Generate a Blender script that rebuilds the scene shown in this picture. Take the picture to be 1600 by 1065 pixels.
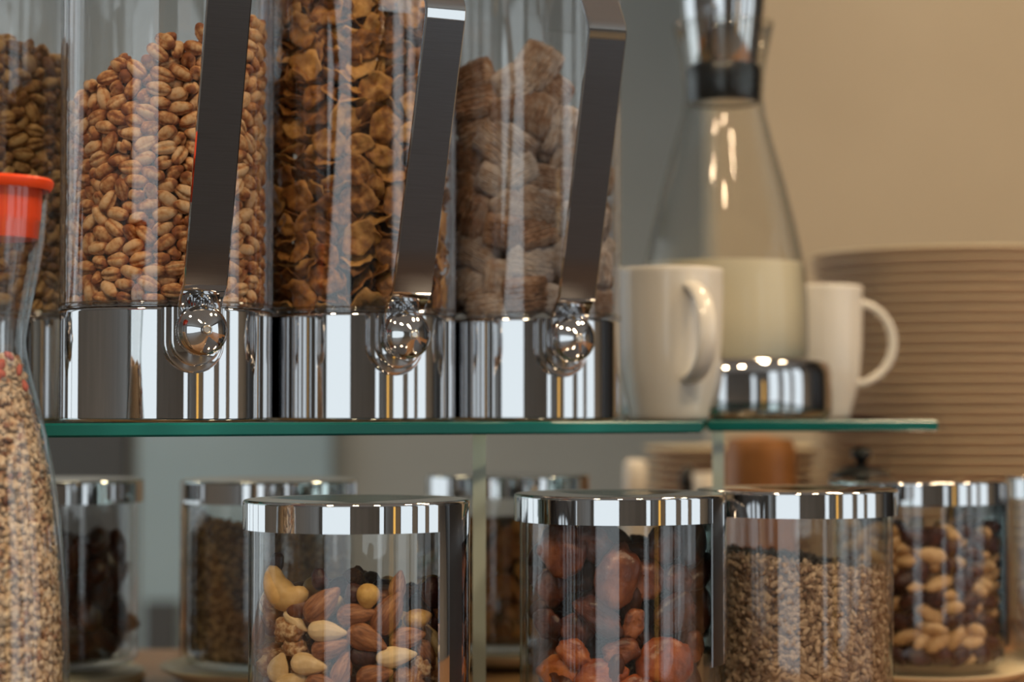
import bpy, bmesh, math, random
import numpy as np
from mathutils import Vector, Matrix, Quaternion, noise

for o in list(bpy.data.objects): bpy.data.objects.remove(o, do_unlink=True)
SC = bpy.context.scene
COL = SC.collection
rnd = random.Random(11)
PI = math.pi

# ------------------------------------------------------------------ camera
F = 3200.0                       # focal length in pixels of the 1600 px wide frame
PITCH = math.atan(107.5 / F)
CAMZ = 0.20
cd = bpy.data.cameras.new('camera'); cam = bpy.data.objects.new('camera', cd); COL.objects.link(cam)
cd.sensor_width = 36; cd.lens = F / 1600 * 36
cam.location = (0, 0, CAMZ); cam.rotation_euler = (PI / 2 + PITCH, 0, 0)
cd.dof.use_dof = True; cd.dof.focus_distance = 1.17; cd.dof.aperture_fstop = 4.5
cd.clip_start = .02
SC.camera = cam

def ray(px, py):
    u = (px - 800) / F; v = (532.5 - py) / F
    c, s = math.cos(PITCH), math.sin(PITCH)
    return Vector((u, c - v * s, s + v * c))

def at(px, py, d):               # world point on that line of sight at depth y = d
    r = ray(px, py)
    return Vector((0, 0, CAMZ)) + r * (d / r.y)

def on_cylinder(px, py, cx, cy, R):   # nearest hit of that line of sight with an upright cylinder
    r = ray(px, py)
    a = r.x ** 2 + r.y ** 2; b = -2 * (r.x * cx + r.y * cy); c = cx * cx + cy * cy - R * R
    d = b * b - 4 * a * c
    t = (-b - math.sqrt(d)) / (2 * a) if d > 0 else -b / (2 * a)
    return Vector((0, 0, CAMZ)) + r * t

# ------------------------------------------------------------------ world and view
W = bpy.data.worlds.new('world'); SC.world = W; W.use_nodes = True
bg = W.node_tree.nodes['Background']
bg.inputs[0].default_value = (.84, .93, .97, 1); bg.inputs[1].default_value = 1.35
SC.view_settings.view_transform = 'Standard'; SC.view_settings.look = 'None'
SC.view_settings.exposure = 0.06; SC.view_settings.gamma = 1; SC.view_settings.use_curve_mapping = False
SC.cycles.transparent_max_bounces = 40
SC.cycles.max_bounces = 10
SC.cycles.caustics_reflective = False; SC.cycles.caustics_refractive = False
SC.cycles.sample_clamp_indirect = 6

def portal(name, loc, rot, sx, sy):
    l = bpy.data.lights.new(name, 'AREA'); l.shape = 'RECTANGLE'; l.size = sx; l.size_y = sy
    l.cycles.is_portal = True
    o = bpy.data.objects.new(name, l); o.location = loc; o.rotation_euler = rot; COL.objects.link(o)

FLOORZ, CEILZ = -.9, 1.85
RX0, RX1, RY0, RY1 = -3.4, 3.2, -4.0, 5.0
WZ0, WZ1 = -.85, 1.62
# window openings: wall, from, to
WINS = [('back', -3.1, -.25), ('back', 2.5, 3.1), ('right', -1.8, -.62), ('right', -.25, .4), ('right', .62, 1.45), ('left', 1.7, 4.9)]
for k, (w, a, b) in enumerate(WINS):
    m, s, zc, hz = (a + b) / 2, b - a, (WZ0 + WZ1) / 2, WZ1 - WZ0
    if w == 'back': portal('window_portal', (m, RY0 - .05, zc), (PI / 2, 0, 0), s, hz)
    if w == 'right': portal('window_portal', (RX1 + .05, m, zc), (PI / 2, 0, PI / 2), s, hz)
    if w == 'left': portal('window_portal', (RX0 - .05, m, zc), (PI / 2, 0, -PI / 2), s, hz)
LAMPS = [(-.8, -.1, 52), (.0, -.45, 52), (.65, -.1, 46), (1.1, 1.0, 34), (.75, 2.0, 44), (1.5, 1.5, 30), (-.6, 3.2, 22), (-1.6, 3.6, 18)]  # last two lamps added only to brighten the grey wall
LAMP_COL = (1.0, .74, .46)

# ------------------------------------------------------------------ materials
def mat(name):
    m = bpy.data.materials.new(name); m.use_nodes = True
    nt = m.node_tree; b = nt.nodes['Principled BSDF']
    return m, nt, b
def plain(name, col, rough=.5, metal=0., spec=.5):
    m, nt, b = mat(name)
    b.inputs['Base Color'].default_value = (*col, 1); b.inputs['Roughness'].default_value = rough
    b.inputs['Metallic'].default_value = metal; b.inputs['Specular IOR Level'].default_value = spec
    return m
def nn(nt, t, **kw):
    n = nt.nodes.new(t)
    for k, v in kw.items(): setattr(n, k, v)
    return n
def ramp(nt, fac, stops):
    r = nn(nt, 'ShaderNodeValToRGB'); e = r.color_ramp.elements
    while len(e) < len(stops): e.new(.5)
    for i, (p, c) in enumerate(stops): e[i].position = p; e[i].color = (*c, 1)
    nt.links.new(fac, r.inputs[0]); return r.outputs[0]
def math_(nt, op, a, b=None, clamp=False):
    n = nn(nt, 'ShaderNodeMath', operation=op, use_clamp=clamp)
    for i, x in enumerate((a, b)):
        if x is None: continue
        if isinstance(x, (int, float)): n.inputs[i].default_value = x
        else: nt.links.new(x, n.inputs[i])
    return n.outputs[0]
def tex(nt, kind='Object', scale=(1, 1, 1)):
    t = nn(nt, 'ShaderNodeTexCoord'); mp = nn(nt, 'ShaderNodeMapping'); mp.inputs['Scale'].default_value = scale
    nt.links.new(t.outputs[kind], mp.inputs[0]); return mp.outputs[0]
def noise_(nt, vec, scale, detail=4., rough=.55):
    n = nn(nt, 'ShaderNodeTexNoise'); n.inputs['Scale'].default_value = scale
    n.inputs['Detail'].default_value = detail; n.inputs['Roughness'].default_value = rough
    nt.links.new(vec, n.inputs['Vector']); return n.outputs[0]
def bump(nt, b, h, strength=.3, dist=.001):
    n = nn(nt, 'ShaderNodeBump'); n.inputs['Strength'].default_value = strength; n.inputs['Distance'].default_value = dist
    nt.links.new(h, n.inputs['Height']); nt.links.new(n.outputs[0], b.inputs['Normal'])
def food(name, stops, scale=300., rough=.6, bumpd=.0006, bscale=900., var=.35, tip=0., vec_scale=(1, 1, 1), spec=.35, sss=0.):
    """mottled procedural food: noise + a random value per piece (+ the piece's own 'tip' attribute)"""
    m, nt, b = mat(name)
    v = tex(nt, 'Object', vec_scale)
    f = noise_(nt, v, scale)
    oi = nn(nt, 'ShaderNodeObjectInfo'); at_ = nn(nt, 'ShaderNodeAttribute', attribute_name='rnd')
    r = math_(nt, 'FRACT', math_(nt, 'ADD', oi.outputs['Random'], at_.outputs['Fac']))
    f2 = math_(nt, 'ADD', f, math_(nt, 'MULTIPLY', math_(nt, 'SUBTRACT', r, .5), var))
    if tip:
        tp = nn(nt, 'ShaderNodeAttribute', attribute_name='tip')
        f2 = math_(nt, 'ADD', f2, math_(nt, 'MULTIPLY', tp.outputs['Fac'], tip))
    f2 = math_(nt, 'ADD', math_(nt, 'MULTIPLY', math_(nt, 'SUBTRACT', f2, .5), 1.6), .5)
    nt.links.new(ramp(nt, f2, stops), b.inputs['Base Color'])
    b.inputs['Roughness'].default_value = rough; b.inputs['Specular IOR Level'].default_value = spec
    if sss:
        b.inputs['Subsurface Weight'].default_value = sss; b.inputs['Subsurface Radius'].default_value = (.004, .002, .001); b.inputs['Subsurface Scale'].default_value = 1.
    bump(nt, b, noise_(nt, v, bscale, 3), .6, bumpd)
    return m
def glass(name, tint=(.97, .98, .975), edge=(.55, .6, .58), f0=.05, power=4., ep=3.):
    """thin clear wall: transparent with mirror reflection that rises towards grazing; longer path through the wall at the rim"""
    m, nt, b = mat(name); nt.nodes.remove(b)
    lw = nn(nt, 'ShaderNodeLayerWeight'); lw.inputs[0].default_value = .5
    fc = lw.outputs['Facing']
    fr = math_(nt, 'ADD', math_(nt, 'MULTIPLY', math_(nt, 'POWER', fc, power), .85), f0, True)
    tr = nn(nt, 'ShaderNodeBsdfTransparent'); gl = nn(nt, 'ShaderNodeBsdfGlossy'); gl.inputs['Roughness'].default_value = .01
    nt.links.new(ramp(nt, math_(nt, 'POWER', fc, ep), [(0, tint), (1, edge)]), tr.inputs[0])
    mx = nn(nt, 'ShaderNodeMixShader'); nt.links.new(fr, mx.inputs[0]); nt.links.new(tr.outputs[0], mx.inputs[1]); nt.links.new(gl.outputs[0], mx.inputs[2])
    nt.links.new(mx.outputs[0], nt.nodes['Material Output'].inputs[0])
    return m
def brushed(name, col, rough, vs=(40, 40, 3000)):
    m, nt, b = mat(name); b.inputs['Metallic'].default_value = 1
    n = noise_(nt, tex(nt, 'Object', vs), 1., 3)
    nt.links.new(ramp(nt, n, [(.3, tuple(c * .85 for c in col)), (.7, col)]), b.inputs['Base Color'])
    b.inputs['Roughness'].default_value = rough; bump(nt, b, n, .06, .0002); return m
def wall_mat(name, c, c2, scale=3.):
    m, nt, b = mat(name); n = noise_(nt, tex(nt), scale, 5)
    nt.links.new(ramp(nt, n, [(.35, c), (.65, c2)]), b.inputs['Base Color']); b.inputs['Roughness'].default_value = .8
    bump(nt, b, noise_(nt, tex(nt), 120., 3), .15, .001); return m

M = {}
M['chrome'] = plain('polished_chrome', (.62, .62, .63), .03, 1)
M['steel'] = brushed('brushed_steel', (.135, .138, .152), .36)
M['acrylic'] = glass('clear_acrylic', (.99, .992, .992), (.66, .66, .70), .075)
M['glass'] = glass('clear_jar_glass', (.99, .993, .99), (.55, .61, .60), .058)
M['carafe'] = glass('carafe_glass', (.97, .97, .96), (.45, .48, .48), .014, 5., 4.)
M['shelf'] = glass('shelf_glass', (.90, .965, .945), (.75, .93, .88), .05)
def edge_mat():
    m, nt, b = mat('green_glass_edge')
    n = noise_(nt, tex(nt, 'Object', (5, 5, 1)), 1.3, 2)
    nt.links.new(ramp(nt, n, [(.3, (.003, .085, .078)), (.5, (.008, .165, .155)), (.7, (.02, .32, .30))]), b.inputs['Base Color'])
    b.inputs['Roughness'].default_value = .25; b.inputs['Specular IOR Level'].default_value = .2
    b.inputs['Subsurface Weight'].default_value = .3; b.inputs['Subsurface Radius'].default_value = (.002, .01, .008); return m
M['edge'] = edge_mat()
M['panel_edge'] = plain('pale_green_glass_edge', (.40, .47, .44), .15)
M['panel_dark'] = plain('dark_grey_panel', (.11, .115, .12), .6)
M['red'] = plain('orange_red_plastic', (.90, .075, .012), .35)
M['china'] = plain('glazed_white_china', (.80, .77, .70), .12)
M['plate'] = plain('cream_china_plate', (.82, .70, .47), .25)
M['stackplate'] = plain('pinkish_beige_glaze', (.64, .46, .38), .35)
M['platerim'] = plain('cream_yellow_rim', (.74, .64, .42), .3)
M['milk'] = plain('milk', (.80, .74, .56), .4)
M['rubber'] = plain('black_rubber', (.015, .017, .02), .25)
M['black'] = plain('dark_lacquer', (.012, .012, .014), .3)
M['wall_grey'] = wall_mat('grey_plaster', (.62, .65, .63), (.66, .69, .67))
M['wall_cream'] = wall_mat('cream_plaster', (.545, .475, .365), (.58, .51, .395))
M['wall_dark'] = wall_mat('warm_grey_plaster', (.36, .345, .33), (.42, .40, .38))
M['ceiling'] = wall_mat('ceiling_plaster', (.72, .70, .67), (.78, .76, .73))
M['door_blue'] = wall_mat('pale_blue_grey_paint', (.50, .67, .76), (.54, .71, .80))
M['frame'] = plain('grey_window_frame', (.10, .10, .11), .4)
M['copper'] = food('terracotta_glaze', [(.3, (.36, .15, .045)), (.7, (.50, .22, .07))], 30., .35, .0002, 200., 0)
def wood(name, a, c, vs):
    m, nt, b = mat(name); n = noise_(nt, tex(nt, 'Object', vs), 2.5, 6, .6)
    nt.links.new(ramp(nt, n, [(.3, a), (.7, c)]), b.inputs['Base Color']); b.inputs['Roughness'].default_value = .35
    bump(nt, b, n, .15, .001); return m
M['wood'] = wood('oak_counter', (.20, .095, .04), (.36, .19, .08), (2, 30, 30))
M['floor'] = wood('grey_brown_floor', (.15, .125, .11), (.22, .19, .165), (30, 2, 10))
M['puff'] = food('puffed_wheat', [(.2, (.84, .58, .34)), (.5, (.74, .44, .21)), (.72, (.56, .25, .09)), (1., (.30, .10, .035))], 260., .6, .0005, 1500., .3, .42)
M['puff_green'] = food('puffed_spelt', [(.25, (.58, .38, .16)), (.5, (.44, .25, .085)), (.8, (.22, .10, .03))], 260., .65, .0005, 1500., .4, .3)
M['flake'] = food('toasted_flake', [(.15, (.66, .36, .11)), (.45, (.50, .24, .062)), (.65, (.34, .135, .03)), (.9, (.14, .05, .012))], 160., .45, .0009, 500., .45)
M['flake_pale'] = food('golden_flake', [(.2, (.62, .30, .07)), (.8, (.38, .14, .03))], 160., .5, .0009, 500., .4)
def bite_mat():
    m, nt, b = mat('frosted_wheat_fibre')
    v = tex(nt)
    wv = nn(nt, 'ShaderNodeTexWave', wave_type='BANDS', bands_direction='Y'); wv.inputs['Scale'].default_value = 190; wv.inputs['Distortion'].default_value = 5; wv.inputs['Detail'].default_value = 3; wv.inputs['Detail Scale'].default_value = 1.5
    nt.links.new(v, wv.inputs[0]); n = noise_(nt, v, 130., 4)
    oi = nn(nt, 'ShaderNodeObjectInfo'); at_ = nn(nt, 'ShaderNodeAttribute', attribute_name='rnd')
    r = math_(nt, 'FRACT', math_(nt, 'ADD', oi.outputs['Random'], at_.outputs['Fac']))
    f = math_(nt, 'ADD', math_(nt, 'ADD', math_(nt, 'ADD', math_(nt, 'MULTIPLY', wv.outputs['Fac'], .12), .06), n), math_(nt, 'MULTIPLY', math_(nt, 'SUBTRACT', r, .5), .5))
    nt.links.new(ramp(nt, f, [(.2, (.15, .075, .04)), (.40, (.30, .165, .10)), (.58, (.42, .31, .245)), (.8, (.58, .51, .48))]), b.inputs['Base Color'])
    b.inputs['Roughness'].default_value = .75; bump(nt, b, math_(nt, 'ADD', wv.outputs['Fac'], n), .8, .0012); return m
M['bite'] = bite_mat()
M['almond'] = food('almond_skin', [(.25, (.50, .24, .11)), (.48, (.32, .125, .048)), (.72, (.17, .058, .022))], 420., .5, .0005, 700., .25, 0, (.18, 1, 1))
M['blanched'] = food('blanched_almond', [(.3, (.80, .60, .34)), (.8, (.66, .44, .20))], 120., .4, .0002, 500., .2)
M['hazelnut'] = food('blanched_hazelnut', [(.3, (.72, .44, .13)), (.8, (.50, .25, .06))], 200., .45, .0003, 500., .2)
M['cashew'] = food('cashew_kernel', [(.3, (.78, .52, .22)), (.8, (.62, .36, .12))], 120., .42, .0002, 500., .1)
M['walnut'] = food('walnut_kernel', [(.2, (.66, .46, .26)), (.45, (.33, .145, .05)), (.8, (.18, .065, .022))], 210., .55, .0012, 500., .2)
M['raisin'] = food('dark_raisin', [(.3, (.035, .012, .010)), (.8, (.09, .030, .022))], 200., .35, .0012, 400., .2)
M['darknut'] = food('dark_hazelnut_skin', [(.3, (.19, .06, .025)), (.8, (.10, .028, .012))], 200., .4, .0004, 500., .2)
M['apricot'] = food('dried_apricot', [(.15, (.34, .12, .05)), (.45, (.16, .045, .02)), (.8, (.05, .015, .010))], 70., .33, .0012, 260., .45, 0, (1, 1, 1), .5, .0)
M['apricot_orange'] = food('bright_dried_apricot', [(.15, (.58, .19, .045)), (.55, (.34, .08, .018)), (.9, (.14, .028, .01))], 70., .33, .0012, 260., .3, 0, (1, 1, 1), .5)
M['date'] = food('dried_date', [(.3, (.10, .026, .008)), (.8, (.03, .010, .006))], 90., .35, .001, 260., .4)
M['seed'] = food('sunflower_seed', [(.2, (.50, .37, .255)), (.5, (.36, .25, .165)), (.8, (.20, .125, .08))], 300., .6, .0002, 900., .7)
M['seed_brown'] = food('brown_linseed', [(.2, (.40, .27, .14)), (.5, (.27, .17, .085)), (.8, (.13, .075, .04))], 300., .5, .0002, 900., .8)
M['muesli'] = food('muesli_flake', [(.12, (.82, .67, .52)), (.5, (.71, .53, .38)), (.78, (.57, .38, .25)), (.92, (.40, .19, .12)), (1.0, (.2, .1, .07))], 60., .75, .0004, 900., .55)
M['muesli_red'] = plain('dried_berry', (.50, .13, .10), .7)
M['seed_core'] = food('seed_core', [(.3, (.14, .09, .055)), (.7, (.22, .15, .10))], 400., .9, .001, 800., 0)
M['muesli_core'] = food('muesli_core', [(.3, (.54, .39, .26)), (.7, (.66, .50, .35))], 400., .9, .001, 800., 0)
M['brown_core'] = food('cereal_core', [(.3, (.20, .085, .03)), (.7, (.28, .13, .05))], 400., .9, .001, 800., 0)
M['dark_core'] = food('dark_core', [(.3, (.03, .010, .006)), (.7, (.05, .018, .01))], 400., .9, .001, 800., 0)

def emit(name, col, s):
    m, nt, b = mat(name); b.inputs['Base Color'].default_value = (*col, 1)
    b.inputs['Emission Color'].default_value = (*col, 1); b.inputs['Emission Strength'].default_value = s; return m
M['shade'] = emit('glowing_amber_shade', (1.0, .55, .12), .9)
M['bulb'] = emit('warm_bulb', (1.0, .70, .40), 8.)

# ------------------------------------------------------------------ object helpers
def thing(name, label, cat, loc=(0, 0, 0), rotz=0, group=None):
    o = bpy.data.objects.new(name, None); COL.objects.link(o); o.empty_display_size = .02
    o.location = loc; o.rotation_euler = (0, 0, rotz); o['label'] = label; o['category'] = cat
    if group: o['group'] = group
    return o
def tag(o, label, cat, group=None, kind=None):
    o['label'] = label; o['category'] = cat
    if group: o['group'] = group
    if kind: o['kind'] = kind
    return o
def obj(name, me, parent=None, label=None):
    o = bpy.data.objects.new(name, me); COL.objects.link(o)
    if parent is not None: o.parent = parent
    if label: o['label'] = label
    return o
def structure(name, me, parent=None):
    o = obj(name, me, parent)
    if parent is None: o['kind'] = 'structure'
    return o
def mesh(name, bm, *mats, smooth=True, angle=None):
    me = bpy.data.meshes.new(name); bmesh.ops.recalc_face_normals(bm, faces=bm.faces) if angle != 'keep' else None
    bm.to_mesh(me); bm.free()
    for m in mats: me.materials.append(m)
    if smooth:
        me.polygons.foreach_set('use_smooth', [True] * len(me.polygons))
        if isinstance(angle, (int, float)): me.set_sharp_from_angle(angle=math.radians(angle))
    return me
def box(bm, x0, x1, y0, y1, z0, z1, mi=0):
    v = [bm.verts.new(p) for p in ((x0, y0, z0), (x1, y0, z0), (x1, y1, z0), (x0, y1, z0), (x0, y0, z1), (x1, y0, z1), (x1, y1, z1), (x0, y1, z1))]
    for f in ((3, 2, 1, 0), (4, 5, 6, 7), (0, 1, 5, 4), (1, 2, 6, 5), (2, 3, 7, 6), (3, 0, 4, 7)):
        bm.faces.new([v[i] for i in f]).material_index = mi
def lathe(bm, prof, n=64, M4=None, a0=0., a1=2 * PI, closed=False, knurl=None):
    """revolve (r, z) points; closed joins last to first"""
    full = abs(a1 - a0 - 2 * PI) < 1e-6
    cols = n if full else n + 1
    rings = []
    for k, (r, z) in enumerate(prof):
        if r < 1e-6 and full:
            p = Vector((0, 0, z)); rings.append([bm.verts.new(M4 @ p if M4 else p)]); continue
        row = []
        for i in range(cols):
            a = a0 + (a1 - a0) * i / n; rr = r + (knurl[1] if knurl and k in knurl[0] and i % 2 else 0)
            p = Vector((rr * math.cos(a), rr * math.sin(a), z)); row.append(bm.verts.new(M4 @ p if M4 else p))
        rings.append(row)
    m = len(prof)
    for k in range(m if closed else m - 1):
        A, B = rings[k], rings[(k + 1) % m]
        for i in range(n):
            j = (i + 1) % cols
            if len(A) == 1 and len(B) == 1: continue
            if len(A) == 1: bm.faces.new((A[0], B[j], B[i]))
            elif len(B) == 1: bm.faces.new((A[i], A[j], B[0]))
            else: bm.faces.new((A[i], A[j], B[j], B[i]))
    if not full and closed:
        for e in (0, cols - 1): bm.faces.new([rings[k][e] for k in range(m)])
    return rings
def arc(cx, cy, r, a0, a1, n):
    return [(cx + r * math.cos(math.radians(a0 + (a1 - a0) * i / n)), cy + r * math.sin(math.radians(a0 + (a1 - a0) * i / n))) for i in range(n + 1)]
def lathe_mesh(name, prof, m, n=64, angle=None, **kw):
    bm = bmesh.new(); lathe(bm, prof, n, **kw); return mesh(name, bm, m, angle=angle)

# ------------------------------------------------------------------ the room
def wall_with_openings(name, axis, pos, thick, lo, hi, wins, m):
    bm = bmesh.new()
    def b(a0, a1, z0, z1):
        if a1 - a0 < 1e-4: return
        if axis == 'y': box(bm, a0, a1, min(pos, pos + thick), max(pos, pos + thick), z0, z1)
        else: box(bm, min(pos, pos + thick), max(pos, pos + thick), a0, a1, z0, z1)
    cur = lo
    for (a, c) in sorted(wins):
        b(cur, a, FLOORZ, CEILZ); b(a, c, FLOORZ, WZ0); b(a, c, WZ1, CEILZ); cur = c
    b(cur, hi, FLOORZ, CEILZ)
    return structure(name, mesh(name, bm, m, smooth=False))
bm = bmesh.new(); box(bm, RX0 - .2, RX1 + .2, RY0 - .2, RY1 + .2, FLOORZ - .1, FLOORZ); structure('floor', mesh('floor', bm, M['floor'], smooth=False))
bm = bmesh.new(); box(bm, RX0 - .2, RX1 + .2, RY0 - .2, RY1 + .2, CEILZ, CEILZ + .1); structure('ceiling', mesh('ceiling', bm, M['ceiling'], smooth=False))
wall_with_openings('wall_back', 'y', RY0, -.1, RX0, RX1, [w[1:] for w in WINS if w[0] == 'back'], M['wall_dark'])
wall_with_openings('wall_right', 'x', RX1, .1, RY0, RY1, [w[1:] for w in WINS if w[0] == 'right'], M['wall_dark'])
wall_with_openings('wall_left', 'x', RX0, -.1, RY0, RY1, [w[1:] for w in WINS if w[0] == 'left'], M['wall_dark'])
wall_with_openings('wall_front', 'y', RY1, .1, RX0, RX1, [], M['wall_grey'])
CY = 3.0                                                    # the cream wall stands nearer than the grey one
bm = bmesh.new(); box(bm, .298, RX1, CY, CY + .15, FLOORZ, CEILZ); structure('wall_cream', mesh('wall_cream', bm, M['wall_cream'], smooth=False)).name = 'wall_middle'
for k, (w, a, b_) in enumerate(WINS):                        # window frames with mullions
    bm = bmesh.new(); t = .035
    def fb(a0, a1, z0, z1):
        if w == 'back': box(bm, a0, a1, RY0 - .06, RY0 - .01, z0, z1)
        elif w == 'right': box(bm, RX1 + .01, RX1 + .06, a0, a1, z0, z1)
        else: box(bm, RX0 - .06, RX0 - .01, a0, a1, z0, z1)
    fb(a, a + t, WZ0, WZ1); fb(b_ - t, b_, WZ0, WZ1); fb(a, b_, WZ0, WZ0 + t); fb(a, b_, WZ1 - t, WZ1)
    if w == 'left':
        n = int((b_ - a) / .75)
        for i in range(1, n): fb(a + (b_ - a) * i / n - t * .5, a + (b_ - a) * i / n + t * .5, WZ0, WZ1)
    structure('window_%d' % (k + 1), mesh('window_frame', bm, M['frame'], smooth=False))
# pale blue-grey door leaf in the grey wall, dark kick plate and a dark panel beside it
D = RY1
x0, x1 = at(222, 700, D).x, at(520, 700, D).x
bm = bmesh.new(); box(bm, x0, x1, D - .05, D - .002, FLOORZ + .02, at(0, 640, D).z)
d1 = structure('door_1', mesh('door_1', bm, M['door_blue'], smooth=False))
bm = bmesh.new(); box(bm, x0 + .02, x0 + .10, D - .07, D - .051, FLOORZ + .05, at(0, 935, D).z); structure('kick_plate', mesh('kick_plate', bm, M['panel_dark'], smooth=False), d1)
bm = bmesh.new(); box(bm, at(-80, 700, D).x, at(205, 700, D).x, D - .06, D - .002, FLOORZ + .02, at(0, 600, D).z); structure('trim_1', mesh('trim_1', bm, M['panel_dark'], smooth=False))
bm = bmesh.new(); box(bm, RX1 - .04, RX1 - .001, 1.35, 2.85, FLOORZ, 1.5); structure('trim_2', mesh('trim_2', bm, M['wall_dark'], smooth=False))
cb = thing('tall_cabinet', 'tall black cabinet mirrored as a dark band in the chrome lids', 'cabinet', (2.1, 2.35, FLOORZ))
bm = bmesh.new(); box(bm, -.4, .4, -.45, .45, 0, 2.2); bmesh.ops.bevel(bm, geom=bm.edges[:], offset=.01, segments=2, affect='EDGES'); obj('body', mesh('body', bm, M['black'], smooth=False), cb)
for s_ in (-1, 1):
    bm = bmesh.new(); box(bm, -.42, -.4005, -.222 + s_ * .224, .222 + s_ * .224, .06, 2.17); dr_ = obj('door', mesh('door', bm, M['black'], smooth=False), cb)
    bm = bmesh.new(); box(bm, -.445, -.4205, s_ * .03 - .008, s_ * .03 + .008, 1.0, 1.3); obj('door_handle', mesh('door_handle', bm, M['steel'], smooth=False), dr_)
# ceiling downlights; the two far back ones are added fill
for i, (x, y, p) in enumerate(LAMPS):
    t = thing('ceiling_light', 'recessed warm downlight for lid glints and added fill light', 'ceiling light', (x, y, CEILZ), 0, 'downlights in the ceiling above the buffet')
    if i == 0:
        fr = lathe_mesh('lamp_ring', [(.10, 0), (.12, 0), (.12, -.008), (.102, -.008)], M['chrome'], 24, closed=True, angle=40)
        bu = lathe_mesh('bulb', [(0, -.004), (.06, -.006), (.099, -.002)], M['bulb'], 24)
    obj('lamp_ring', fr, t); obj('bulb', bu, t)
    l = bpy.data.lights.new('downlight', 'SPOT'); l.energy = p; l.color = LAMP_COL; l.shadow_soft_size = .1; l.spot_size = math.radians(150); l.spot_blend = .6
    lo = bpy.data.objects.new('downlight', l); lo.parent = t; lo.location = (0, 0, -.05); COL.objects.link(lo)
# amber column lamp between the windows, mirrored as the orange stripe in every cylinder
t = thing('floor_lamp', 'tall amber column lamp mirrored as an orange stripe in the chrome', 'lamp', (2.8, -2.05, FLOORZ))
obj('lamp_base', lathe_mesh('lamp_base', [(0, .0), (.17, 0), (.17, .03), (0, .03)], M['black'], 32, angle=40), t)
obj('lamp_shade', lathe_mesh('lamp_shade', [(0, .03), (.085, .03), (.085, 1.75), (0, 1.75)], M['shade'], 32, angle=40), t)

# ------------------------------------------------------------------ counter and shelves
def slab(poly, z0, z1):
    bm = bmesh.new(); lo = [bm.verts.new((*p, z0)) for p in poly]; hi = [bm.verts.new((*p, z1)) for p in poly]; n = len(poly)
    bm.faces.new(hi); bm.faces.new(lo[::-1])
    for i in range(n): bm.faces.new((lo[i], lo[(i + 1) % n], hi[(i + 1) % n], hi[i]))
    return bm
bm = slab([(-1.6, .985), (1.55, .985), (1.55, 2.5), (-.10, 2.5), (-.10, 1.72), (-1.6, 1.72)], -.04, 0); bmesh.ops.bevel(bm, geom=bm.edges[:], offset=.003, segments=2, affect='EDGES')
cn = thing('counter', 'brown wooden buffet counter under all the jars and plates', 'counter', (0, 0, 0))
obj('worktop', mesh('worktop', bm, M['wood'], smooth=False), cn)
bm = slab([(-1.5, 1.03), (1.5, 1.03), (1.5, 2.45), (-.06, 2.45), (-.06, 1.68), (-1.5, 1.68)], FLOORZ + .002, -.04); obj('body', mesh('body', bm, M['wall_dark'], smooth=False), cn)

SH1, SH0 = CAMZ - .0075, CAMZ - .0155                       # shelf top and underside
def shelf(name, poly, label):
    """a glass plate: clear faces, green cut edge with a small polished arris"""
    bm = bmesh.new(); n = len(poly); c = sum((Vector((*p, 0)) for p in poly), Vector()) / n
    def ring(off, z):
        out = []
        for i in range(n):
            p0, p1, p2 = Vector(poly[i - 1]), Vector(poly[i]), Vector(poly[(i + 1) % n])
            e1, e2 = (p1 - p0).normalized(), (p2 - p1).normalized()
            n1, n2 = Vector((-e1.y, e1.x)), Vector((-e2.y, e2.x)); b = (n1 + n2).normalized()
            q = p1 + b * (off / max(.3, b.dot(n1))); out.append(bm.verts.new((q.x, q.y, z)))
        return out
    r = [ring(.0014, SH0), ring(0, SH0 + .0012), ring(0, SH1 - .0012), ring(.0016, SH1)]
    for k in range(3):
        for i in range(n):
            j = (i + 1) % n; bm.faces.new((r[k][i], r[k][j], r[k + 1][j], r[k + 1][i])).material_index = 1
    bm.faces.new(r[3]); bm.faces.new(r[0][::-1])
    o = obj(name, mesh(name, bm, M['shelf'], M['edge'], smooth=False)); return tag(o, label, 'shelf')
FL = Vector((-.1745, 1.192)); FD = Vector((.866, .5))
pA = FL + FD * -.36; pB = FL + FD * .347
shelf('glass_shelf', [tuple(pA), tuple(pB), (.172, 1.78), (-.62, 1.78)], 'long green-edged glass shelf carrying the cereal dispensers')
shelf('glass_shelf', [(.1405, 1.47), (.3085, 1.485), (.3085, 1.82), (.182, 1.82)], 'short green-edged glass shelf under the milk carafe at right')
def support(px, d, w, ln, label):
    p = at(px, 690, d); a = math.atan2(p.x, p.y)
    bm = bmesh.new(); box(bm, -w / 2, w / 2, 0, ln, 0, SH0 - .0004)
    for f in bm.faces:
        if abs(f.normal.y) > .5 or abs(f.calc_center_median().y) < 1e-5 or abs(f.calc_center_median().y - ln) < 1e-5: f.material_index = 1
    o = obj('shelf_support', mesh('shelf_support', bm, M['shelf'], M['panel_edge'], smooth=False)); o.location = (p.x, p.y, 0); o.rotation_euler = (0, 0, -a)
    tag(o, label, 'shelf support')
support(749, 1.315, .0085, .16, 'upright glass support panel between nut jar and apricot jar')
support(1122, 1.49, .0085, .16, 'upright glass support panel above the sunflower seed jar, under the short shelf')

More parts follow.
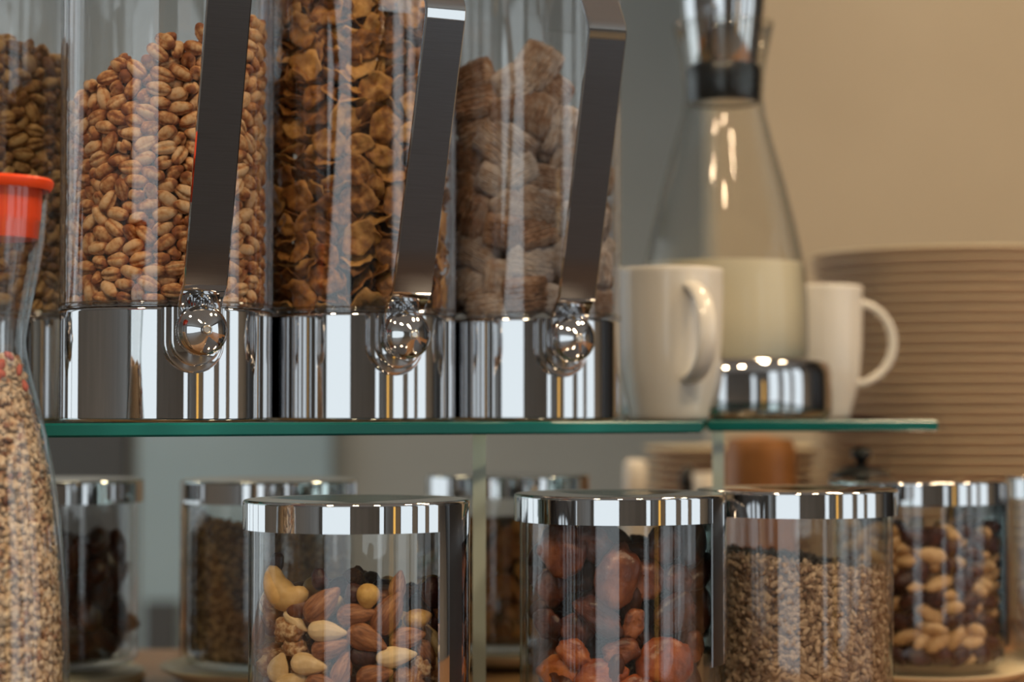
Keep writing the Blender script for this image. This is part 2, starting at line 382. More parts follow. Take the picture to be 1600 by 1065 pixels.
# ------------------------------------------------------------------ jars
def jar_meshes():
    R, H, L = .0615, .135, .065
    g = [(0, .004), (.05, .004), (.0585, .0065), (R, .012), (R, H), (.058, H), (.058, .014), (.055, .0095), (0, .009)]
    prof = [(.0, .004)] + [(.053, .004)] + arc(.0535, .012, .008, -90, 0, 5)[1:] + [(R, .0128), (R, H)] + [(.058, H), (.058, .0158)] + arc(.052, .015, .006, 0, -90, 4) + [(0, .009)]
    body = lathe_mesh('glass_body', prof, M['glass'], 96, angle=35)
    zt = .149
    lp = [(0, zt - .0025), (.02, zt - .0012), (.05, zt - .0002)] + [(.0615, zt)] + arc(.0632, zt - .0018, .0018, 90, 0, 4) + [(L, zt - .0024), (L, zt - .0165), (.0637, zt - .0165), (.0637, zt - .004), (0, zt - .004)]
    lid = lathe_mesh('lid', lp, M['chrome'], 96, angle=50)
    return body, lid
JB, JL = jar_meshes()
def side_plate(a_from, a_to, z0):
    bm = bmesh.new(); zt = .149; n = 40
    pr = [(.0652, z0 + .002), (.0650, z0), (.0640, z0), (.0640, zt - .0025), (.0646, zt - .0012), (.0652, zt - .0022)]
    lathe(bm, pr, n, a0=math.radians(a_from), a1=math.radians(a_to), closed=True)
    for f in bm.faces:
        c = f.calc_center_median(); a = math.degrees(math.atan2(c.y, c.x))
        if -34 < a < -21: f.material_index = 1               # dark reflection painted on as a black strip
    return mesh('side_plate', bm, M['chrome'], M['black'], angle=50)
JARS = {}
def jar(key, x, y, label, plate=None):
    z = .010
    t = thing('storage_jar', label, 'jar', (x, y, z), 0, 'glass jars with chrome lids')
    obj('glass_body', JB, t); obj('lid', JL, t).location = (0, 0, -.010)
    if plate: obj('side_plate', side_plate(*plate), t, 'polished chrome plate with a painted dark reflection running down from the lid').location = (0, 0, -.010)
    JARS[key] = (x, y, z)
    return t
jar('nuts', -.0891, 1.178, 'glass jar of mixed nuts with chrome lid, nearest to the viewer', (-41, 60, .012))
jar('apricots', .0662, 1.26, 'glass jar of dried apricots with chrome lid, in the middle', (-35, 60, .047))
jar('seeds', .1853, 1.335, 'glass jar of small sunflower seeds with chrome lid, right of apricots')
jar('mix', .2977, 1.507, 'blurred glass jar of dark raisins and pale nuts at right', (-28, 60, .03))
jar('far', .447, 1.588, 'blurred glass jar cut off by the right picture edge')
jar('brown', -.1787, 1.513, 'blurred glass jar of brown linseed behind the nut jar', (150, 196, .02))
jar('dates', -.337, 1.513, 'blurred glass jar of dark dates beside the muesli bottle')
jar('flakes', -.0036, 1.63, 'blurred glass jar of golden flakes between nut and apricot jars')
saucer = lathe_mesh('saucer', [(0, .001), (.05, .001), (.054, .0035), (.078, .0085), (.086, .0125), (.0875, .0128), (.0872, .0115), (.079, .0065), (.056, .0), (.0, .0)][::-1], M['plate'], 64, angle=60)
saucer2 = lathe_mesh('saucer', [(0, .0), (.066, .0), (.0675, .0015), (.0675, .0085), (.066, .01), (0, .01)], M['plate'], 64, angle=40)
sl = {'nuts': 'under the front jar of mixed nuts', 'apricots': 'under the jar of dried apricots', 'seeds': 'under the jar of sunflower seeds', 'mix': 'under the blurred raisin and nut jar at right', 'far': 'under the jar at the right picture edge',
      'brown': 'under the blurred linseed jar behind the nuts', 'dates': 'under the blurred jar of dates', 'flakes': 'under the blurred jar of golden flakes'}
for k, (x, y, z) in JARS.items():
    wide = k in ('mix', 'brown', 'flakes')
    bm = bmesh.new()
    if wide: pr = [(0, .009), (.062, .009), (.064, .0096), (.078, .0135), (.0795, .0130), (.0785, .011), (.066, .004), (.05, 0), (0, 0)]
    else: pr = [(0, .009), (.064, .009), (.0665, .0075), (.0665, .002), (.064, 0), (0, 0)]
    o = obj('saucer', lathe_mesh('saucer', pr, M['plate'], 64, angle=45)); o.location = (x, y, .0006)
    tag(o, 'cream round saucer standing ' + sl[k], 'saucer', 'saucers under the jars')


# ------------------------------------------------------------------ dispensers
TR, BZ0, BZ1, TT = .0648, SH1, .2597, .505
base_me = lathe_mesh('base', [(0, 0), (.0625, 0), (.0640, .0008), (.0645, .0016), (.0645, .0024), (.0645, BZ1 - BZ0 - .0018), (.0645, BZ1 - BZ0 - .001), (.0638, BZ1 - BZ0), (0, BZ1 - BZ0)], M['chrome'], 128, angle=40)
tube_me = lathe_mesh('tube', [(TR, BZ1 - BZ0 + .0004), (TR, TT - BZ0), (TR - .003, TT - BZ0), (TR - .003, BZ1 - BZ0 + .0004)], M['acrylic'], 128, closed=True, angle=30)
rim_me = lathe_mesh('tube_rim', [(TR + .0002, BZ1 - BZ0 + .0006), (TR + .0006, BZ1 - BZ0 + .0012), (TR + .0006, BZ1 - BZ0 + .0032), (TR + .0002, BZ1 - BZ0 + .004)], M['acrylic'], 96, closed=True)
cap_me = lathe_mesh('cap', [(0, TT - BZ0 + .02), (.06, TT - BZ0 + .018), (.067, TT - BZ0 + .014), (.067, TT - BZ0 + .0008), (0, TT - BZ0 + .0008)], M['chrome'], 64, angle=40)
# local frame of the front fittings: +X = outward from the tube, +Z up, Y across
def u_prism(bm, hw, zc, ztop, x0, x1, bev):
    pts = [(hw, ztop)] + [(hw * math.cos(a), zc + hw * math.sin(a)) for a in [-PI * i / 20 for i in range(21)]] + [(-hw, ztop)]
    sc_ = (hw - bev) / hw
    rings = [[bm.verts.new((x, y * s, zc + (z - zc) * s if z < ztop - 1e-6 else z)) for (y, z) in pts] for x, s in ((x0, 1), (x1 - bev, 1), (x1 - bev * .3, 1 - (1 - sc_) * .3), (x1, sc_))]
    n = len(pts)
    for k in range(3):
        for i in range(n):
            j = (i + 1) % n; bm.faces.new((rings[k][i], rings[k][j], rings[k + 1][j], rings[k + 1][i]))
    bm.faces.new(rings[3]); bm.faces.new(rings[0][::-1])
KZ = .2455 - BZ0
bm = bmesh.new(); u_prism(bm, .0184, KZ - .0062, BZ1 - BZ0 - .0005, .055, .0690, .0022); u_prism(bm, .0152, KZ - .0052, BZ1 - BZ0 - .0005, .06, .0745, .002)
collar_me = mesh('collar', bm, M['chrome'], angle=35)
def handle_mesh():
    z0 = BZ0; hw = .0128; th = .003
    path = []                                                # (r, z, halfwidth)
    zc = .2445
    for i in range(9):
        a = -PI / 2 + PI / 2 * i / 8; path.append((.0775, zc + hw * math.sin(a), max(.0006, hw * math.cos(a))))
    path += [(.0775, .2585, hw)]
    b0, b1 = Vector((.0775, .2585)), Vector((.141, .436))
    k0 = Vector((.0885, .2665)); dirv = (b1 - k0).normalized()
    for i in range(1, 7):                                    # soft bend
        s = i / 6; p = (1 - s) ** 2 * b0 + 2 * s * (1 - s) * Vector((.0790, .2640)) + s * s * (k0 + dirv * .006); path.append((p.x, p.y, hw))
    for i in range(1, 7): p = (k0 + dirv * .006).lerp(b1 - dirv * .006, i / 6); path.append((p.x, p.y, hw))
    e = Vector((-.55, .83)).normalized()
    for i in range(1, 9):
        s = i / 8; p = (1 - s) ** 2 * (b1 - dirv * .006) + 2 * s * (1 - s) * (b1 + dirv * .001) + s * s * (b1 + e * .006); path.append((p.x, p.y, hw))
    for i in range(1, 4): p = b1 + e * (.006 + .022 * i); path.append((p.x, p.y, hw))
    bm = bmesh.new(); rows = []; n = len(path)
    for i, (r, z, w) in enumerate(path):
        p0, p1 = path[max(0, i - 1)], path[min(n - 1, i + 1)]
        t = Vector((p1[0] - p0[0], p1[1] - p0[1])).normalized(); nv = Vector((t.y, -t.x))    # outward
        bv = min(.0007, w * .5); c = Vector((r, z - z0))
        q = [(th, w - bv), (th - bv, w), (bv, w), (0, w - bv), (0, -w + bv), (bv, -w), (th - bv, -w), (th, -w + bv)]
        rows.append([bm.verts.new((c.x + nv.x * a, b, c.y + nv.y * a)) for a, b in q])
    for i in range(n - 1):
        for j in range(8):
            f = bm.faces.new((rows[i][j], rows[i][(j + 1) % 8], rows[i + 1][(j + 1) % 8], rows[i + 1][j]))
            f.material_index = 0 if (15 <= i <= 20 and j in (7, 3)) else 1
    bm.faces.new(rows[0][::-1]); bm.faces.new(rows[-1])
    return mesh('handle', bm, M['steel'], M['chrome'], angle=40)
handle_me = handle_mesh()
KX = Matrix.Translation((.0, 0, KZ)) @ Matrix.Rotation(PI / 2, 4, 'Y')      # lathe axis -> outward
bm = bmesh.new()
lathe(bm, [(0, .0806), (.0140, .0806), (.0150, .0814), (.0150, .0862), (.0146, .0870), (.0143, .0872)] + [(.0143 - .0116 * t ** 1.15, .0872 + .0078 * t ** .72) for t in (.08, .2, .35, .5, .65, .8, .92, 1.)] + [(.0, .0950)], 120, KX, knurl=((2, 3), -.0004))
knob_me = mesh('knob', bm, M['chrome'], angle=35)
bm = bmesh.new(); lathe(bm, [(0, .0944), (.0026, .0944), (.0026, .0968), (.0020, .0974), (.0016, .0966), (.0, .0966)], 32, KX); pin_me = mesh('knob_pin', bm, plain('satin_pin', (.72, .70, .66), .3, 1), angle=40)
bm = bmesh.new(); box(bm, .0655, .0675, -.012, .010, .447 - BZ0, TT - BZ0 - .005); bmesh.ops.bevel(bm, geom=bm.edges[:], offset=.0008, segments=2, affect='EDGES'); latch_me = mesh('latch', bm, M['acrylic'], smooth=False)
DISP = {}
def dispenser(key, x, y, deg, label):
    t = thing('cereal_dispenser', label, 'dispenser', (x, y, SH1 + .0003), math.radians(-90 + deg), 'cereal dispensers in a row on the glass shelf')
    obj('base', base_me, t); obj('tube', tube_me, t); obj('tube_rim', rim_me, t); obj('cap', cap_me, t); obj('collar', collar_me, t); obj('handle', handle_me, t)
    obj('latch', latch_me, t)
    k = obj('knob', knob_me, t); obj('knob_pin', pin_me, k); DISP[key] = (x, y)
dispenser('puff', -.212, 1.257, 23.2, 'clear cereal dispenser of puffed wheat, nearest and largest')
dispenser('flake', -.1012, 1.3275, 26, 'clear cereal dispenser of brown flakes, second from the right')
dispenser('bite', .0095, 1.398, 20.5, 'clear cereal dispenser of frosted wheat bites, last at right')
dispenser('green', -.352, 1.345, 0, 'clear cereal dispenser of olive brown puffs at left picture edge')

# ------------------------------------------------------------------ small food shapes
def ellipsoid(bm, a, b, c, fn=None, nu=14, nv=9):
    rows = []
    for j in range(nv + 1):
        t = PI * j / nv
        cols = []
        for i in range(1 if j in (0, nv) else nu):
            p = 2 * PI * i / nu
            v = Vector((a * math.cos(t), b * math.sin(t) * math.cos(p), c * math.sin(t) * math.sin(p)))   # long axis = X
            cols.append(bm.verts.new(fn(v, t, p) if fn else v))
        rows.append(cols)
    for j in range(nv):
        A, B = rows[j], rows[j + 1]
        for i in range(nu):
            k = (i + 1) % nu
            if len(A) == 1: bm.faces.new((A[0], B[i], B[k]))
            elif len(B) == 1: bm.faces.new((A[i], B[0], A[k]))
            else: bm.faces.new((A[i], B[i], B[k], A[k]))
def tips(me, a):                                             # how near a vertex is to either tip of the grain
    at_ = me.attributes.new('tip', 'FLOAT', 'POINT')
    at_.data.foreach_set('value', [max(0, abs(v.co.x) / a - .55) / .45 for v in me.vertices])
def puff_mesh(s):
    a, b, c = .0078, .0045, .0042
    cr = [(.9 + s, .42, .24), (3.0 + s * 1.3, .30, .20), (4.9 + s * .7, .22, .18)]      # crease angle, depth, width
    def f(v, t, p):
        d = 1; e = 0
        for q, dp, w in cr:
            u = (p - q + PI) % (2 * PI) - PI; g = math.exp(-(u / w) ** 2); d -= dp * g * math.sin(t) ** .5
        n = noise.noise(Vector((v.x * 200 + s * 9, v.y * 200, v.z * 200))) * .13
        x = v.x * (1 + n) ; k = (1 - .12 * x / a) * d * (1 + n)
        return Vector((x, v.y * k, v.z * k))
    bm = bmesh.new(); ellipsoid(bm, a, b, c, f, 26, 10); me = mesh('puff', bm, M['puff'])
    at_ = me.attributes.new('tip', 'FLOAT', 'POINT'); vals = []
    for v in me.vertices:
        p = math.atan2(v.co.z, v.co.y); g = max(math.exp(-(((p - q + PI) % (2 * PI) - PI) / w) ** 2) * (dp / .42) for q, dp, w in cr)
        vals.append(min(1, max(0, abs(v.co.x) / a - .6) / .4 * .9 + g * .55))
    at_.data.foreach_set('value', vals); return me
def flake_mesh(ax, by, cx, cy, s):
    bm = bmesh.new(); N, Rg = 18, 5; vt = {}
    for side in (0, 1):
        for k in range(Rg + 1):
            for i in range(N if k else 1):
                a = 2 * PI * i / N; e = 1 + .26 * noise.noise(Vector((math.cos(a) * 1.5 + s * 5, math.sin(a) * 1.5, s))) + .10 * noise.noise(Vector((math.cos(a) * 4 + s * 5, math.sin(a) * 4, s)))
                rr = k / Rg * e; x, y = ax * rr * math.cos(a), by * rr * math.sin(a)
                w = noise.noise(Vector((x * 130 + s * 7, y * 130, s * 3))) * .0036 + noise.noise(Vector((x * 330 + s * 7, y * 330, s * 3))) * .0016
                th = (.0006 if k < Rg else .0002) * (1 if side else -1)
                vt[side, k, i] = bm.verts.new((x, y, cx * x * x + cy * y * y + w + th))
    for side in (0, 1):
        for k in range(Rg):
            for i in range(N):
                j = (i + 1) % N
                if k == 0: bm.faces.new((vt[side, 0, 0], vt[side, 1, i], vt[side, 1, j]))
                else: bm.faces.new((vt[side, k, i], vt[side, k + 1, i], vt[side, k + 1, j], vt[side, k, j]))
    for i in range(N): j = (i + 1) % N; bm.faces.new((vt[0, Rg, i], vt[0, Rg, j], vt[1, Rg, j], vt[1, Rg, i]))
    return mesh('flake', bm, M['flake'])
def lumpy(name, a, b, c, m, s, amp=.12, fr=160., fn=None, nu=18, nv=11):
    def f(v, t, p):
        v = fn(v, t, p) if fn else v
        n = noise.noise(v * fr + Vector((s * 13.1, s * 7.7, s))) * amp + noise.noise(v * fr * 2.6 + Vector((s * 3.1, s, s))) * amp * .4
        return v * (1 + n)
    bm = bmesh.new(); ellipsoid(bm, a, b, c, f, nu, nv); return mesh(name, bm, m)
def almond_mesh(name, m, s, plump=1.):
    def f(v, t, p):
        x = v.x / .0125; k = (1 - .32 * x) * (1 - .18 * max(0, x) ** 3)
        ridge = 1 + .030 * math.sin(p * 10 + s + 1.5 * math.sin(x * 3 + s)) + .03 * noise.noise(v * 300)
        return Vector((v.x * (1 + .06 * (x > .8)), v.y * k * ridge, v.z * k * ridge * plump))
    bm = bmesh.new(); ellipsoid(bm, .0125, .0070, .0048, f, 40, 14); return mesh(name, bm, m)
def hazel_mesh(name, m):
    def f(v, t, p):
        x = v.x / .0068; return Vector((v.x * (1 + (.22 * max(0, x - .7) / .3)), v.y * (1 - .1 * x), v.z * (1 - .1 * x)))
    bm = bmesh.new(); ellipsoid(bm, .0068, .0066, .0064, f, 18, 12); return mesh(name, bm, m)
def cashew_mesh():
    bm = bmesh.new(); N, K = 16, 22; rows = []
    for k in range(K + 1):
        s = k / K; a = math.radians(205 + 195 * s); R = .0082
        c = Vector((R * math.cos(a) * 1.15, R * math.sin(a), 0)); rad = Vector((math.cos(a), math.sin(a), 0))
        w = math.sin(PI * min(1, max(0, .04 + s * .93))) ** .45 * (.0060 + .0012 * math.sin(PI * s))
        if k in (0, K): rows.append([bm.verts.new(c)]); continue
        rows.append([bm.verts.new(c + rad * (w * math.cos(q)) + Vector((0, 0, 1)) * (w * .85 * math.sin(q))) for q in [2 * PI * i / N for i in range(N)]])
    for k in range(K):
        A, B = rows[k], rows[k + 1]
        for i in range(N):
            j = (i + 1) % N
            if len(A) == 1: bm.faces.new((A[0], B[i], B[j]))
            elif len(B) == 1: bm.faces.new((A[i], B[0], A[j]))
            else: bm.faces.new((A[i], B[i], B[j], A[j]))
    return mesh('cashew', bm, M['cashew'])
def walnut_mesh(s):
    def f(v, t, p):
        g = abs(noise.noise(v * 190 + Vector((s * 5, 0, s)))) * .45 + abs(noise.noise(v * 420 + Vector((s, 3, s)))) * .15
        return Vector((v.x, v.y * (1 - .28 * math.exp(-(v.x / .0022) ** 2)), v.z)) * (.82 + g)
    bm = bmesh.new(); ellipsoid(bm, .0125, .0100, .0065, f, 30, 20); return mesh('walnut', bm, M['walnut'])
def apricot_mesh(s, m='apricot'):
    def f(v, t, p):
        r = math.hypot(v.x / .0155, v.y / .0150); d = 1 - .35 * math.exp(-((r) / .45) ** 2)
        n = noise.noise(v * 75 + Vector((s * 11, s, 0))) * .26 + noise.noise(v * 210 + Vector((s * 3, s, 0))) * .11 + noise.noise(v * 480) * .03
        return Vector((v.x * (1 + n), v.y * (1 + n), v.z * d * (1 + n) + .0016 * noise.noise(Vector((v.x * 90 + s, v.y * 90, s * 2)))))
    bm = bmesh.new(); ellipsoid(bm, .0155, .0150, .0072, f, 28, 18); return mesh('apricot', bm, M[m])
def bite_mesh(s):
    bm = bmesh.new(); nx, ny = 16, 14; vt = {}
    for side in (0, 1):
        for i in range(nx + 1):
            for j in range(ny + 1):
                u, w = i / nx * 2 - 1, j / ny * 2 - 1
                x, y = u * (1 - .10 * abs(w) ** 3), w * (1 - .10 * abs(u) ** 3)
                h = ((1 - u ** 4) * (1 - w ** 4)) ** .5
                rg = .0011 * math.cos(w * 21 + 1.2 * noise.noise(Vector((u * 2, w * 2, s))))
                n = .0016 * noise.noise(Vector((u * 3 + s * 7, w * 3, side * 5 + s))) + .001 * noise.noise(Vector((u * 8 + s, w * 8, side * 3)))
                z = (h * (.0078 + rg) + n * h + .0004) * (1 if side else -1)
                vt[side, i, j] = bm.verts.new((x * .0150 + n * .5, y * .0118 + n * .5, z))
        for i in range(nx):
            for j in range(ny): bm.faces.new((vt[side, i, j], vt[side, i + 1, j], vt[side, i + 1, j + 1], vt[side, i, j + 1]))
    bmesh.ops.remove_doubles(bm, verts=bm.verts, dist=.0012) if False else None
    edge = [(i, 0) for i in range(nx)] + [(nx, j) for j in range(ny)] + [(i, ny) for i in range(nx, 0, -1)] + [(0, j) for j in range(ny, 0, -1)]
    for k in range(len(edge)):
        a, b = edge[k], edge[(k + 1) % len(edge)]; bm.faces.new((vt[0, *a], vt[0, *b], vt[1, *b], vt[1, *a]))
    return mesh('bite', bm, M['bite'])
PUFF = [puff_mesh(s) for s in range(5)]
FLAKE = [flake_mesh(.0125, .0098, 18, 12, 1), flake_mesh(.0110, .0094, -10, 22, 2), flake_mesh(.0098, .0070, 25, 0, 3)]
FLAKE2 = [flake_mesh(.0125, .0098, 16, 14, 5), flake_mesh(.0110, .0090, -12, 20, 6), flake_mesh(.0098, .0078, 22, 4, 7)]

def joined(name, items, m, label, cat, core=None, loc=(0, 0, 0)):
    """many small pieces as ONE stuff object; items = (mesh, 4x4)"""
    cache = {}; V = []; Fc = []; RN = []; TP = []; base = 0; loops = []
    for me, mx in items:
        if me.name not in cache:
            co = np.empty(len(me.vertices) * 3); me.vertices.foreach_get('co', co)
            tp = np.zeros(len(me.vertices))
            if 'tip' in me.attributes: me.attributes['tip'].data.foreach_get('value', tp)
            cache[me.name] = (co.reshape(-1, 3), [tuple(p.vertices) for p in me.polygons], tp)
        co, fs, tp = cache[me.name]; A = np.array(mx)
        V.append(co @ A[:3, :3].T + A[:3, 3]); RN.append(np.full(len(co), rnd.random())); TP.append(tp)
        Fc.extend([tuple(i + base for i in f) for f in fs]); base += len(co)
    n0 = len(Fc)
    V = np.concatenate(V); RN = np.concatenate(RN); TP = np.concatenate(TP)
    me = bpy.data.meshes.new(name); me.from_pydata(V.tolist(), [], Fc)
    me.materials.append(m)
    a = me.attributes.new('rnd', 'FLOAT', 'POINT'); a.data.foreach_set('value', RN)
    a = me.attributes.new('tip', 'FLOAT', 'POINT'); a.data.foreach_set('value', TP)
    me.polygons.foreach_set('use_smooth', [True] * len(me.polygons)); me.update()
    o = obj(name, me); o.location = loc
    return tag(o, label, cat, None, 'stuff')

